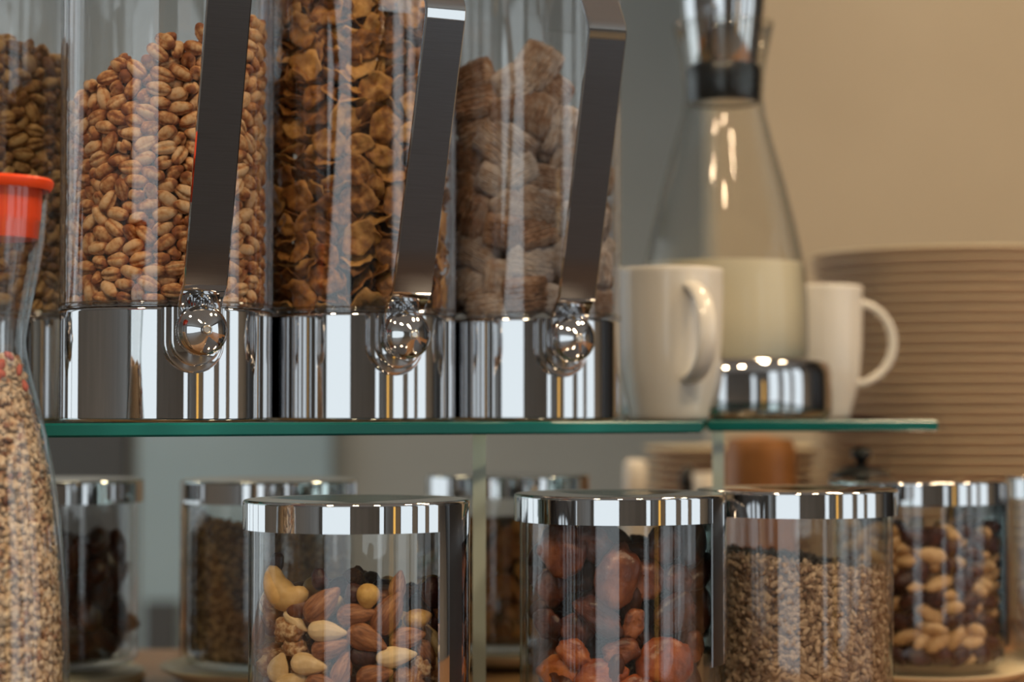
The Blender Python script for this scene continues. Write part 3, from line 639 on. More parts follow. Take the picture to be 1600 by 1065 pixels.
def unpack(v):
    """flat integers, seven per piece: shape, x y z in tenths of a millimetre, rotation x y z in hundredths of the quaternion"""
    out = []
    for i in range(0, len(v), 7):
        a = [k / 100 for k in v[i + 4:i + 7]]; w = math.sqrt(max(0, 1 - sum(k * k for k in a)))
        out.append((v[i], Matrix.Translation((v[i + 1] * 1e-4, v[i + 2] * 1e-4, v[i + 3] * 1e-4)) @ Quaternion((w, *a)).normalized().to_matrix().to_4x4()))
    return out
SIM_PUFF = unpack([
0,-430,167,44,7,-6,-98,0,-447,84,62,-64,-30,-36,0,-480,-96,43,-70,8,9,0,-389,-248,43,-71,-4,-13,0,-381,-334,46,36,21,12,0,-208,-391,43,32,84,45,0,-39,-450,43,8,44,82,0,155,-481,45,-27,-91,32,
0,198,-395,43,3,-71,-68,0,335,-325,53,-38,-17,-26,0,390,-264,48,15,77,54,0,415,-153,43,29,-64,-56,0,444,13,43,67,-59,-21,0,422,171,52,47,-40,-71,0,-520,210,43,-86,-48,7,0,-550,-24,43,57,43,28,
0,-515,-176,43,21,97,15,0,-481,-287,43,83,-54,-11,0,-374,-420,72,33,64,-17,0,-287,-458,43,-71,-2,18,0,-77,-541,60,25,66,24,0,20,-552,43,-7,14,-96,0,257,-474,44,-40,61,-47,0,429,-362,43,69,16,32,
0,478,-238,43,49,51,61,0,501,-80,60,-49,-59,7,0,562,-1,43,-53,-48,58,0,507,216,44,-41,61,-46,0,-425,172,127,46,54,64,0,-453,-6,51,-26,-89,17,0,-437,-86,114,71,66,8,0,-410,-170,70,27,-68,-20,
0,-332,-292,113,-13,37,-20,0,-150,-433,102,-49,-17,17,0,-13,-442,125,-98,17,-8,0,56,-455,60,52,-63,-4,0,204,-442,116,-83,-49,10,0,280,-376,94,-39,12,-53,0,388,-220,121,-73,-30,23,0,436,-76,110,26,-19,-77,
0,510,89,52,-36,9,59,0,437,81,106,-65,65,-36,0,-530,161,116,-22,49,-79,0,-549,86,43,28,-65,-57,0,-546,-89,119,-11,-40,37,0,-443,-275,113,-31,23,-15,0,-306,-381,108,-8,-88,39,0,-248,-503,100,28,24,-38,
0,-154,-506,44,79,49,12,0,125,-547,92,2,-66,-75,0,282,-487,130,-46,-36,9,0,346,-439,56,4,-34,42,0,488,-280,114,80,51,25,0,519,-162,86,-34,-88,1,0,559,44,116,26,32,60,0,522,148,112,-96,10,-28,
0,-485,100,149,-73,-58,-34,0,-464,5,142,97,21,-3,0,-471,-82,190,-7,-17,70,0,-403,-193,170,-30,-85,35,0,-290,-334,177,-96,23,11,0,-225,-411,148,-9,-9,-93,0,-80,-491,156,-35,-6,-23,0,106,-429,125,-38,-11,-92,
0,162,-436,186,-57,73,-23,0,259,-378,175,-44,6,-10,0,355,-324,146,-33,83,-34,0,457,-133,170,57,26,34,0,483,49,170,1,-53,58,0,430,173,142,-59,-17,-16,0,-521,211,183,86,47,-13,0,-559,43,126,58,46,55,
0,-503,-192,124,-46,-39,19,0,-432,-308,189,91,30,-3,0,-422,-372,138,45,63,-63,0,-159,-532,128,-33,-94,3,0,-11,-563,131,34,22,-1,0,81,-512,158,76,-1,1,0,216,-519,176,32,39,-78,0,369,-414,169,34,17,-76,
0,427,-365,135,-55,-55,7,0,534,-175,168,-39,49,-60,0,557,-72,141,67,-31,-62,0,521,210,190,59,-32,-39,0,-422,156,208,-58,42,-51,0,-442,28,219,58,-77,26,0,-439,-147,247,-42,79,-43,0,-367,-298,248,58,24,11,
0,-327,-427,176,34,1,-83,0,-158,-439,189,34,-77,-36,0,-76,-479,240,0,98,-18,0,29,-455,209,16,-5,-91,0,222,-415,241,78,-38,-37,0,299,-326,228,-87,-25,38,0,379,-229,216,9,43,-79,0,427,-113,248,-38,-43,38,
0,440,-30,203,-4,41,-68,0,417,142,218,36,47,62,0,-489,223,258,3,0,90,0,-550,-11,199,0,-11,-85,0,-545,-126,192,68,-50,-53,0,-490,-239,194,45,27,52,0,-407,-388,235,4,7,-30,0,-246,-505,193,23,80,53,
0,-121,-549,202,-14,-92,31,0,10,-554,211,17,93,32,0,139,-545,226,13,-31,-93,0,318,-464,228,88,33,21,0,467,-246,191,41,-31,-19,0,540,-151,250,-66,72,-17,0,560,48,208,60,28,62,0,497,142,242,80,-57,-17,
0,-417,163,300,39,1,75,0,-488,83,264,44,-78,-32,0,-467,-69,273,19,-40,-89,0,-395,-220,262,19,-81,42,0,-293,-355,259,8,-73,68,0,-224,-414,231,-88,-40,16,0,-152,-434,271,13,21,31,0,15,-442,291,-7,-100,0,
0,118,-468,252,45,-1,25,0,285,-427,301,58,-37,-35,0,360,-285,274,0,-90,36,0,529,-40,243,98,-8,-16,0,455,50,281,12,35,87,0,431,150,302,80,-27,-10,0,-544,140,282,58,62,-8,0,-554,92,212,-75,-33,52,
0,-534,-174,259,-66,-73,-8,0,-487,-264,272,-51,74,-13,0,-315,-456,265,-86,49,14,0,-204,-523,271,-19,-67,70,0,-57,-559,277,-33,-7,-16,0,51,-540,282,-41,-91,-1,0,231,-503,279,-87,8,0,0,341,-366,292,-91,33,24,
0,444,-345,233,91,35,-18,0,473,-239,276,36,-40,-75,0,554,38,292,29,19,83,0,490,227,318,22,42,-83,0,-452,96,341,87,-39,0,0,-462,3,326,-69,-23,-18,0,-438,-140,329,-14,-5,49,0,-348,-272,325,-19,-72,60,
0,-301,-362,342,71,14,17,0,-236,-420,315,-54,81,-22,0,-134,-440,352,-20,-8,-91,0,-38,-501,339,23,-15,-39,0,191,-424,319,-7,29,89,0,241,-373,369,47,-80,34,0,399,-214,310,-33,-21,74,0,435,-183,381,3,-74,67,
0,454,-33,319,27,32,83,0,422,169,382,-55,-14,56,0,-507,206,338,-85,-21,14,0,-563,6,290,-46,64,-30,0,-536,-165,345,-85,49,11,0,-438,-323,314,-78,-59,0,0,-327,-458,350,55,-21,-17,0,-214,-520,357,63,-28,12,
0,-109,-551,345,-12,32,91,0,127,-519,316,-22,35,-41,0,216,-518,360,67,21,15,0,373,-420,347,-64,-35,26,0,435,-328,314,-1,9,6,0,471,-134,318,9,38,92,0,549,-71,319,-63,45,-40,0,533,145,318,40,28,-35,
0,-422,164,391,-41,22,-57,0,-528,-68,337,1,88,-46,0,-501,-111,406,-12,-94,-25,0,-356,-262,407,65,-34,-14,0,-322,-378,421,-35,53,-45,0,-216,-385,394,9,25,-12,0,-44,-439,406,-7,-62,78,0,46,-467,366,39,-74,-42,
0,145,-431,391,11,56,81,0,344,-346,401,67,6,16,0,351,-267,371,90,25,29,0,463,-87,387,11,-51,84,0,543,105,413,-43,-12,-84,0,462,174,453,4,12,-34,0,-517,135,396,-1,68,71,0,-530,59,370,-67,3,-22,
0,-502,-241,392,76,9,-49,0,-445,-313,399,57,-79,-22,0,-399,-395,384,20,-67,2,0,-288,-473,430,64,22,-13,0,-118,-530,425,-74,-29,49,0,76,-557,370,31,1,-94,0,293,-458,392,-68,-63,38,0,375,-418,430,12,-73,-62,
0,503,-246,353,0,0,-91,0,561,10,376,-73,58,-28,0,466,77,360,75,13,-2,0,519,218,411,57,-17,-54,0,-449,99,464,4,23,-39,0,-459,-5,417,77,11,37,0,-413,-159,416,6,51,-34,0,-402,-228,471,26,-28,10,
0,-278,-375,492,-31,19,37,0,-149,-443,442,15,-51,-60,0,-15,-485,478,-54,-84,5,0,65,-452,447,-77,35,-2,0,166,-411,469,30,-95,1,0,265,-370,455,59,-70,-34,0,412,-222,452,37,-2,-49,0,446,-137,456,17,12,91,
0,465,0,399,-16,-91,27,0,443,90,448,27,32,88,0,-511,217,423,-29,30,-89,0,-561,-25,398,57,-60,15,0,-511,-172,465,91,-9,-16,0,-494,-268,480,-54,48,-15,0,-438,-323,528,-32,34,-66,0,-220,-517,462,-56,39,2,
0,-31,-560,421,-17,-78,-51,0,65,-550,459,-15,76,-52,0,178,-510,438,79,36,27,0,440,-349,500,-3,70,-57,0,458,-327,399,-27,75,-42,0,538,-162,400,48,-79,-13,0,547,8,463,40,50,-77,0,509,219,506,-15,-84,36,
0,-433,188,472,-19,-65,65,0,-469,25,502,48,-26,-10,0,-487,-62,474,15,25,86,0,-464,-188,532,10,-99,2,0,-360,-287,550,-63,75,-17,0,-105,-443,522,40,6,20,0,-19,-465,562,35,-32,-79,0,59,-460,529,21,6,52,
0,145,-491,522,35,15,76,0,217,-387,536,-13,10,-92,0,359,-294,469,-12,52,84,0,449,-34,474,-17,36,-35,0,477,50,515,63,27,-8,0,418,146,527,72,-59,-18,0,-532,175,505,80,46,23,0,-558,66,450,-59,-56,33,
0,-533,-108,527,-95,27,-12,0,-386,-326,464,-28,-31,30,0,-205,-418,498,11,41,-80,0,-200,-526,544,91,-20,-19,0,-86,-544,508,-28,-66,67,0,78,-557,543,-81,-11,-6,0,228,-492,511,63,-73,-26,0,304,-450,494,44,-19,-67,
0,498,-254,473,33,-48,-61,0,543,-82,444,88,42,-6,0,562,30,553,-44,-40,64,0,527,127,511,-75,26,0,0,-428,176,555,34,-23,-43,0,-488,98,549,72,-12,18,0,-436,-86,544,61,-74,-6,0,-401,-188,595,-48,-74,36,
0,-298,-332,582,48,-29,81,0,-241,-407,584,-26,-38,-58,0,-124,-500,585,17,38,89,0,56,-460,614,42,-41,-73,0,145,-440,606,27,-58,-39,0,314,-319,535,56,13,58,0,436,-182,528,-37,17,-13,0,443,-78,545,-28,-73,33,
0,464,94,593,-95,20,10,0,450,180,596,-94,20,19,0,-521,211,585,62,42,45,0,-562,5,518,75,57,31,0,-534,-176,601,-54,26,-49,0,-475,-268,586,-2,13,-81,0,-380,-402,513,-89,-17,-41,0,-316,-463,539,38,-37,81,
0,-2,-534,668,67,68,-1,0,-18,-558,588,-1,79,-59,0,185,-521,588,35,-77,-46,0,372,-399,532,23,21,-60,0,503,-247,563,-89,-40,-21,0,537,-164,515,-50,-45,-65,0,522,-57,523,48,78,35,0,506,238,616,64,33,-51,
0,-437,191,636,-30,-80,49,0,-460,26,592,-22,-14,-94,0,-436,-78,628,45,-55,-29,0,-443,-217,661,22,96,17,0,-320,-434,636,60,-74,29,0,-161,-412,603,-56,-12,-81,0,-70,-447,624,-85,29,-44,0,29,-445,691,-3,42,90,
0,222,-410,621,67,-69,-11,0,297,-358,612,-49,47,-51,0,377,-239,547,67,-40,48,0,444,-140,601,51,3,-31,0,467,7,596,64,-5,-25,0,449,164,679,-2,30,-93,0,-557,67,597,35,34,56,0,-532,-44,579,86,9,-17,
0,-522,-131,671,-23,11,-90,0,-458,-324,663,47,80,26,0,-409,-387,601,-76,29,-24,0,-264,-497,626,-86,-4,-50,0,-88,-540,653,-4,12,-45,0,84,-547,630,40,-76,51,0,281,-470,582,-26,4,-78,0,424,-336,587,56,78,28,
0,445,-238,625,25,-15,-49,0,552,-94,597,72,-68,-13,0,546,25,634,88,-36,-14,0,544,145,607,-26,-75,25,0,-454,97,639,18,-6,-98,0,-463,38,698,-87,-22,-31,0,-454,-54,708,-36,41,-79,0,-414,-157,715,-61,26,-47,
0,-371,-285,630,97,15,13,0,-264,-355,665,-21,-96,-7,0,-113,-439,696,71,-44,-11,0,-28,-478,748,48,79,38,0,252,-386,694,-38,8,-67,0,343,-335,693,-37,86,34,0,361,-260,647,36,-8,-80,0,455,-63,639,51,16,-31,
0,454,67,672,-1,2,-92,0,430,103,746,50,87,-2,0,-518,154,659,-1,-30,-1,0,-557,65,680,71,55,38,0,-531,-37,664,19,-37,91,0,-519,-208,725,59,16,71,0,-375,-384,677,-5,-39,-77,0,-179,-517,686,-63,-12,66,
0,-87,-554,734,93,-4,-5,0,204,-523,669,44,28,10,0,141,-447,698,-19,1,-71,0,372,-420,614,-46,84,29,0,486,-240,697,2,-34,82,0,531,-178,660,-31,70,37,0,561,-4,712,43,15,72,0,548,115,688,42,44,71,
0,-412,165,736,34,-44,39,0,-489,126,744,5,29,-72,0,-437,-64,788,75,66,-3,0,-465,-174,802,-5,-95,-21,0,-454,-272,730,-15,54,-79,0,-365,-291,713,70,51,24,0,-215,-437,699,-24,1,97,0,50,-439,778,51,18,-11,
0,178,-406,763,20,-92,-28,0,289,-333,766,-22,57,-77,0,397,-232,738,-34,-75,32,0,417,-148,686,-46,51,-55,0,514,-101,686,-22,-25,-92,0,455,185,781,68,-60,19,0,-516,223,706,12,-66,-52,0,-549,-7,755,42,-66,57,
0,-543,-100,748,-39,-62,67,0,-496,-266,802,-40,-66,58,0,-321,-425,725,12,-65,-68,0,-260,-499,732,69,-38,13,0,13,-562,778,-94,12,16,0,91,-536,712,76,-31,-8,0,208,-498,749,72,63,1,0,393,-402,701,-69,-14,47,
0,461,-313,731,-66,61,43,0,504,-217,776,30,-65,69,0,522,104,766,-58,18,-41,0,519,215,734,-40,-17,83,0,-435,170,833,-5,87,-46,0,-456,49,804,-11,41,85,0,-492,-40,845,15,-56,-43,0,-384,-221,804,33,52,-38,
0,-289,-337,753,-7,17,-20,0,-218,-414,781,59,-54,-43,0,-137,-482,769,1,61,-78,0,124,-434,838,-37,92,11,0,238,-396,828,-59,-70,-37,0,310,-336,850,-88,20,25,0,508,-159,836,-20,-11,94,0,421,-137,776,-38,-14,-68,
0,474,-16,717,-39,49,-65,0,448,199,875,69,-3,29,0,-522,211,805,27,-18,-84,0,-555,86,782,59,-31,-74,0,-552,-100,833,-63,34,-47,0,-463,-263,878,-47,82,-33,0,-425,-364,761,67,-35,-40,0,-289,-476,807,93,-17,22,
0,-124,-549,815,-2,-81,59,0,128,-527,790,-89,32,-24,0,296,-478,762,90,16,-38,0,309,-453,667,-49,81,-20,0,370,-273,809,99,-3,-4,0,550,-110,763,-2,11,71,0,528,120,849,-7,-78,56,0,517,223,822,-60,10,-56,
0,-419,138,909,-18,55,-53,0,-467,30,893,16,-92,-34,0,-425,-126,867,32,-2,85,0,-358,-294,831,5,-86,51,0,-342,-393,808,82,36,34,0,-155,-419,841,75,-20,-27,0,-47,-459,835,-52,-84,-13,0,158,-525,892,-36,79,-13,
0,340,-421,800,30,-2,93,0,401,-359,774,76,-51,-5,0,415,-215,856,92,1,-6,0,457,-58,795,-9,37,87,0,475,25,802,-28,-42,-85,0,428,108,851,71,-15,-68,0,-532,170,885,20,44,-49,0,-562,18,856,-60,-50,51,
0,-527,-188,887,-70,66,20,0,-422,-325,919,38,-91,3,0,-426,-365,846,-25,-47,75,0,-193,-505,867,-94,-31,-10,0,-33,-553,871,-85,24,-13,0,73,-540,851,-2,-18,47,0,308,-465,874,-45,-59,2,0,406,-389,861,32,11,30,
0,478,-296,830,-81,-44,-2,0,556,-72,837,54,69,12,0,562,31,844,-15,-74,-1,0,540,159,924,11,-41,-53,0,-519,139,969,68,14,-17,0,-441,18,971,-45,-38,58,0,-454,-106,958,-19,83,-39,0,-413,-193,923,83,-19,-5,
0,-253,-411,859,23,62,50,0,-166,-412,924,25,93,21,0,-96,-491,920,-56,21,73,0,29,-461,870,51,-81,-13,0,211,-491,839,69,-36,-46,0,337,-285,914,85,28,-38,0,399,-222,938,39,57,53,0,429,-106,865,50,-79,-33,
0,426,114,957,-67,46,-34,0,483,59,902,30,-53,-79,0,-484,223,956,-31,4,-38,0,-539,80,912,31,-78,54,0,-502,-253,953,-28,15,-58,0,-331,-350,890,75,29,21,0,-331,-455,877,7,59,74,0,-172,-515,948,-59,-79,7,
0,-34,-560,958,63,-14,20,0,75,-556,931,6,28,-94,0,243,-486,942,6,20,-24,0,349,-385,929,11,-13,-41,0,447,-308,906,0,99,-2,0,549,-118,927,66,48,48,0,510,-24,884,28,74,-59,0,487,211,966,82,53,5,
0,-417,146,1005,-54,69,47,0,-525,-66,1008,14,-83,54,0,-441,-180,1000,-24,92,-31,0,-351,-267,957,-3,-78,30,0,-268,-373,941,66,-71,-25,0,-190,-401,1002,31,91,21,0,-89,-434,998,59,-38,68,0,-20,-477,1014,-14,64,-64,
0,129,-431,921,-78,-42,11,0,199,-401,997,45,-68,-57,0,430,-181,1003,38,62,63,0,440,-36,956,46,-64,46,0,470,28,998,24,-85,32,0,449,116,1037,74,36,32,0,-483,222,1040,47,-22,-14,0,-560,-42,937,52,-53,-52,
0,-538,-155,986,-30,-16,-67,0,-410,-353,1001,-4,-4,-80,0,-369,-423,947,7,57,75,0,-255,-501,968,-5,-46,-30,0,-118,-549,1015,4,-37,93,0,152,-511,986,-81,46,-26,0,237,-379,922,37,-56,-69,0,410,-346,972,83,-50,-25,
0,498,-219,911,85,2,-38,0,524,-113,1005,41,6,27,0,561,-2,963,54,-77,-2,0,500,217,1058,-26,9,96,0,-426,156,1099,-36,76,54,0,-447,71,1053,4,-50,-9,0,-455,-20,1050,-79,19,-35,0,-321,-334,1001,-54,-55,15,
0,-281,-412,1015,59,-59,-54,0,-284,-485,1063,8,-2,98,0,-20,-450,1097,-1,42,82,0,93,-439,1020,-31,-3,32,0,297,-433,976,-32,-89,30,0,301,-327,1008,-30,90,-10,0,371,-243,1019,-48,49,72,0,542,-28,1057,4,-26,21,
0,448,-81,1051,56,60,44,0,541,148,1031,-62,-9,72,0,-528,153,1063,42,20,81,0,-544,43,995,39,-86,32,0,-535,-146,1075,75,66,-5,0,-446,-266,1029,-14,-11,17,0,-361,-416,1041,-56,-76,-4,0,-163,-480,1052,-17,55,81,
0,-3,-550,1054,-86,-38,-9,0,81,-542,1016,-7,40,85,0,37,-458,954,90,-40,-13,0,370,-407,1027,19,43,-34,0,482,-291,994,36,49,16,0,449,-127,943,-32,-83,-45,0,553,66,1013,42,-80,10,0,425,183,1098,25,4,-88,
0,-455,91,1154,-11,-33,-92,0,-482,-4,1130,-32,38,-79,0,-445,-113,1056,-38,-35,-10,0,-418,-192,1079,-100,7,3,0,-299,-359,1100,32,24,59,0,-209,-410,1083,-5,0,23,0,-107,-443,1125,-2,-8,-45,0,81,-456,1104,-59,78,22,
0,172,-436,1071,-68,42,-10,0,273,-402,1057,8,1,-89,0,399,-330,1061,-90,43,0,0,445,-186,1085,-42,15,-29,0,470,46,1090,-15,-83,52,0,502,149,1119,53,5,44,0,-486,225,1127,7,80,50,0,-561,-30,1081,-78,52,-33,
0,-527,-105,1151,-25,-56,-79,0,-352,-285,1085,-77,-41,-31,0,-435,-356,1083,59,-46,1,0,-212,-520,1118,27,64,72,0,-91,-538,1092,85,27,9,0,90,-554,1105,66,20,4,0,255,-501,1023,16,-79,-58,0,326,-458,1096,93,16,18,
0,475,-300,1093,47,51,26,0,522,-206,1003,-74,-14,56,0,557,74,1121,25,26,-54,0,483,221,1181,-70,-14,14,0,-539,148,1151,-57,-63,22,0,-485,-111,1225,61,7,-53,0,-409,-172,1162,-66,25,-58,0,-407,-271,1152,40,75,-10,
0,-360,-349,1161,4,-15,-88,0,-250,-394,1160,2,-42,-87,0,-188,-448,1171,-56,-49,-54,0,153,-434,1161,60,-78,-6,0,249,-427,1133,-3,51,-81,0,299,-325,1119,-13,-7,-96,0,382,-244,1120,35,53,54,0,459,-115,1129,-83,11,-11,
0,462,-30,1123,-90,28,11,0,428,109,1158,87,-50,3,0,-538,68,1082,23,57,-78,0,-438,-61,1174,59,30,73,0,-505,-192,1150,19,76,62,0,-493,-267,1099,-9,8,91,0,-343,-446,1130,12,76,57,0,-207,-523,1209,-93,2,-25,
0,-27,-554,1146,3,-74,-63,0,164,-537,1169,-32,-9,4,0,221,-517,1102,-21,88,39,0,389,-380,1129,7,99,9,0,506,-246,1153,-53,33,-75,0,542,-152,1080,6,3,-74,0,515,21,1171,6,6,-58,0,516,142,1204,95,-4,7,
0,-418,152,1202,-45,50,-71,0,-471,28,1213,-12,64,76,0,-423,-161,1254,34,-85,9,0,-385,-245,1242,-45,7,-9,0,-298,-327,1221,-21,-93,-13,0,-239,-394,1241,16,12,22,0,-17,-459,1189,57,2,50,0,72,-452,1190,53,-69,-49,
0,229,-380,1199,42,30,18,0,348,-292,1192,50,22,70,0,418,-163,1183,57,-26,-63,0,484,-91,1205,29,60,41,0,442,18,1215,72,63,25,0,419,152,1238,27,-24,-67,0,-497,221,1215,-49,-84,-21,0,-561,16,1158,-6,6,64,
0,-532,-179,1234,-49,-87,0,0,-483,-287,1184,62,-31,-46,0,-434,-357,1237,54,-17,70,0,-300,-476,1235,-33,-64,-47,0,-121,-527,1175,41,-5,40,0,46,-545,1201,-25,15,-25,0,335,-450,1182,65,21,15,0,430,-323,1181,-57,45,-62,
0,506,-190,1217,-10,75,-64,0,554,-95,1156,44,66,18,0,557,63,1241,-80,55,25,0,522,210,1260,-83,44,-25,0,-426,181,1279,-2,-15,-43,0,-465,-32,1272,-36,11,-21,0,-561,-34,1238,71,63,20,0,-366,-294,1306,12,-42,-90,
0,-302,-363,1299,55,26,39,0,-156,-451,1270,59,78,17,0,-102,-433,1213,-36,-32,86,0,30,-461,1270,15,15,-45,0,231,-396,1283,-3,-87,43,0,313,-353,1236,-2,-55,67,0,406,-230,1234,65,-26,-43,0,463,-59,1279,11,50,81,
0,478,91,1286,-75,-64,10,0,418,158,1325,-68,70,22,0,-523,208,1294,-48,87,3,0,-535,104,1220,-92,-37,-9,0,-473,-46,1355,83,8,-1,0,-479,-267,1275,35,-5,-79,0,-365,-415,1227,65,38,62,0,-222,-500,1288,44,76,35,
0,-49,-531,1239,-26,57,-55,0,137,-528,1248,4,53,82,0,233,-471,1213,-21,79,44,0,401,-395,1254,27,-53,-76,0,495,-267,1255,-29,74,-35,0,556,-62,1234,-68,57,-38,0,560,19,1311,-74,58,18,0,499,225,1348,12,40,-72,
0,-467,104,1283,23,6,89,0,-467,34,1328,-20,-94,-27,0,-423,-125,1335,-47,-8,-54,0,-405,-219,1332,-96,3,23,0,-318,-344,1378,-93,-20,4,0,-231,-405,1324,-60,-6,25,0,-83,-435,1314,-75,27,15,0,216,-489,1302,12,-16,76,
0,269,-351,1339,54,45,15,0,363,-298,1275,22,-4,94,0,403,-229,1317,70,14,-5,0,437,-144,1273,43,90,-2,0,536,54,1405,-70,-27,-6,0,454,92,1370,20,7,36,0,-509,238,1415,17,-61,14,0,-558,73,1293,28,17,66,
0,-524,-205,1332,70,-53,9,0,-467,-301,1351,-71,57,39,0,-394,-387,1324,-81,57,4,0,-163,-511,1352,-22,-3,72,0,144,-436,1256,30,24,-44,0,37,-561,1282,-3,-59,-80,0,314,-464,1293,61,42,-37,0,349,-373,1315,-29,91,-9,
0,445,-329,1317,59,-71,10,0,542,-137,1301,-30,-36,41,0,471,1,1336,62,-19,-7,0,545,138,1342,-25,55,-36,0,-547,126,1369,78,61,-13,0,-449,84,1393,48,29,15,0,-486,-142,1386,-49,-78,30,0,-377,-272,1388,74,44,37,
0,-291,-362,1462,-11,-26,22,0,-245,-403,1407,-12,5,-78,0,-17,-504,1338,-46,84,-21,0,104,-489,1321,8,-81,58,0,304,-371,1412,-43,-14,57,0,381,-294,1374,-10,37,91,0,380,-224,1424,15,64,1,0,473,-89,1360,-27,-75,54,
0,463,67,1451,-13,83,-44,0,414,155,1419,5,33,65,0,-464,182,1352,3,-12,-74,0,-560,3,1353,51,-3,-76,0,-548,-101,1324,-63,55,-53,0,-444,-345,1417,-33,-90,-14,0,-361,-429,1393,46,14,-47,0,-263,-488,1360,-91,-9,-13,
0,-111,-551,1291,-12,-54,2,0,60,-557,1363,-28,16,6,0,169,-534,1376,-95,0,28,0,350,-438,1382,36,-92,7,0,489,-269,1372,-17,71,34,0,529,-184,1368,-19,-53,40,0,560,-52,1379,-52,64,-41,0,523,143,1432,-76,10,-25,
0,-426,175,1431,86,-48,1,0,-559,-39,1425,-66,63,30,0,-461,-13,1430,4,18,33,0,-516,-224,1429,-35,-54,60,0,-344,-275,1466,-55,-74,-36,0,-162,-427,1394,-60,15,-59,0,-63,-456,1391,-7,38,-85,0,46,-438,1392,44,-51,70,
0,151,-424,1360,23,53,-81,0,340,-302,1464,17,-73,64,0,439,-170,1365,0,-29,-44,0,424,-121,1432,-19,25,-82,0,475,-17,1420,13,-12,-6,0,450,173,1491,-10,2,-66,0,-518,158,1444,-88,36,21,0,-540,66,1449,33,59,65,
0,-536,-113,1458,88,10,45,0,-384,-370,1478,24,41,62,0,-313,-466,1450,-3,-67,57,0,-206,-514,1433,44,79,42,0,-95,-554,1402,-29,-75,-56,0,91,-503,1438,-97,-12,-19,0,251,-477,1383,71,69,-14,0,405,-369,1421,15,-78,59,
0,451,-294,1456,-82,52,-10,0,530,-97,1448,31,-83,-47,0,539,117,1517,-44,-86,-23,0,516,225,1459,52,-60,-7,0,-482,215,1518,-22,54,-23,0,-451,97,1481,91,-34,-24,0,-405,-179,1457,-44,-31,-62,0,-431,-261,1453,53,-65,10,
0,-325,-311,1539,62,62,45,0,-190,-416,1472,-71,46,-36,0,-104,-453,1466,35,20,73,0,130,-422,1466,-92,-3,-38,0,218,-386,1445,-36,91,11,0,309,-378,1498,-13,-84,42,0,383,-266,1528,18,18,-44,0,451,-103,1510,46,13,17,
0,459,-3,1501,-58,29,-25,0,414,172,1584,-31,65,54,0,-539,149,1536,65,29,65,0,-535,-30,1516,20,17,-13,0,-507,-178,1504,-31,11,-8,0,-439,-351,1538,63,-48,-11,0,-266,-432,1511,33,20,82,0,-199,-523,1515,-14,-86,-47,
0,-20,-531,1436,78,61,-5,0,34,-561,1493,-6,32,-8,0,200,-501,1448,-60,-64,47,0,423,-369,1508,-93,-32,-13,0,488,-208,1450,90,-21,-11,0,526,-159,1509,-9,-89,-1,0,562,1,1491,32,58,46,0,496,221,1550,-13,12,49,
0,-420,149,1550,63,60,34,0,-441,31,1532,63,-22,-75,0,-437,-95,1437,-51,29,53,0,-433,-169,1561,35,36,27,0,-282,-366,1590,17,-84,-33,0,-199,-416,1555,48,41,65,0,-28,-441,1502,56,34,-55,0,63,-457,1501,37,80,26,
0,146,-525,1515,-43,68,-17,0,301,-323,1572,75,29,12,0,441,-133,1588,6,21,-96,0,423,-191,1522,-85,-3,-24,0,436,78,1559,49,-65,-25,0,452,104,1636,-75,7,31,0,-502,221,1617,56,-21,-56,0,-541,55,1540,34,26,-23,
0,-498,-260,1522,44,32,-64,0,-402,-247,1549,-10,32,-87,0,-344,-445,1550,41,91,0,0,-146,-539,1580,-39,13,5,0,-77,-537,1503,48,11,30,0,70,-546,1566,-8,-76,54,0,304,-464,1463,13,7,-99,0,357,-408,1559,-73,66,-7,
0,418,-376,1612,35,51,3,0,552,-105,1573,64,57,-11,0,519,49,1564,-74,-59,-33,0,543,149,1617,-70,36,-51,0,-422,164,1635,-49,-77,25,0,-484,92,1599,64,-77,0,0,-437,-66,1532,59,-67,37,0,-382,-325,1599,-28,31,-37,
0,-231,-397,1647,60,67,40,0,-155,-445,1619,-47,87,-12,0,-107,-449,1549,41,-31,-41,0,147,-418,1588,71,-3,67,0,224,-406,1527,-72,62,16,0,340,-319,1645,-14,-44,-89,0,381,-228,1615,-25,-1,-90,0,497,-259,1529,7,-4,-90,
0,467,-48,1571,-15,-27,-95,0,460,15,1638,-74,27,19,0,-516,222,1702,62,20,60,0,-559,3,1610,24,-16,58,0,-531,-103,1560,-67,26,-7,0,-472,-286,1608,-62,70,-12,0,-378,-415,1629,-34,-87,30,0,-253,-483,1591,-22,-8,78,
0,-28,-561,1592,35,23,-89,0,-82,-512,1638,10,-38,-47,0,245,-503,1531,-93,-30,12,0,291,-481,1611,75,45,-33,0,444,-285,1597,2,40,-90,0,551,32,1664,-87,34,-35,0,554,-28,1606,53,49,12,0,428,185,1687,-91,-40,-7,
0,-424,128,1708,-85,-47,-21,0,-521,-208,1768,44,-15,-60,0,-522,-188,1604,-54,-24,-45,0,-391,-227,1630,-48,16,-17,0,-330,-323,1662,10,13,61,0,-162,-431,1701,-32,94,-8,0,-18,-461,1605,75,-44,-43,0,69,-453,1587,35,91,8,
0,209,-469,1613,55,-66,50,0,236,-375,1635,-41,54,73,0,501,-199,1598,-6,-50,-85,0,460,-75,1656,31,91,26,0,455,72,1737,53,-26,20,0,437,155,1762,95,-12,-3,0,-549,113,1655,58,-21,-78,0,-469,31,1672,19,96,20,
0,-557,-74,1661,-9,-69,34,0,-432,-334,1680,-61,57,-46,0,-362,-417,1711,7,-9,83,0,-170,-535,1665,-68,12,-22,0,-26,-556,1708,35,-24,85,0,150,-542,1604,66,23,-14,0,280,-450,1702,6,79,28,0,329,-412,1639,-55,-62,55,
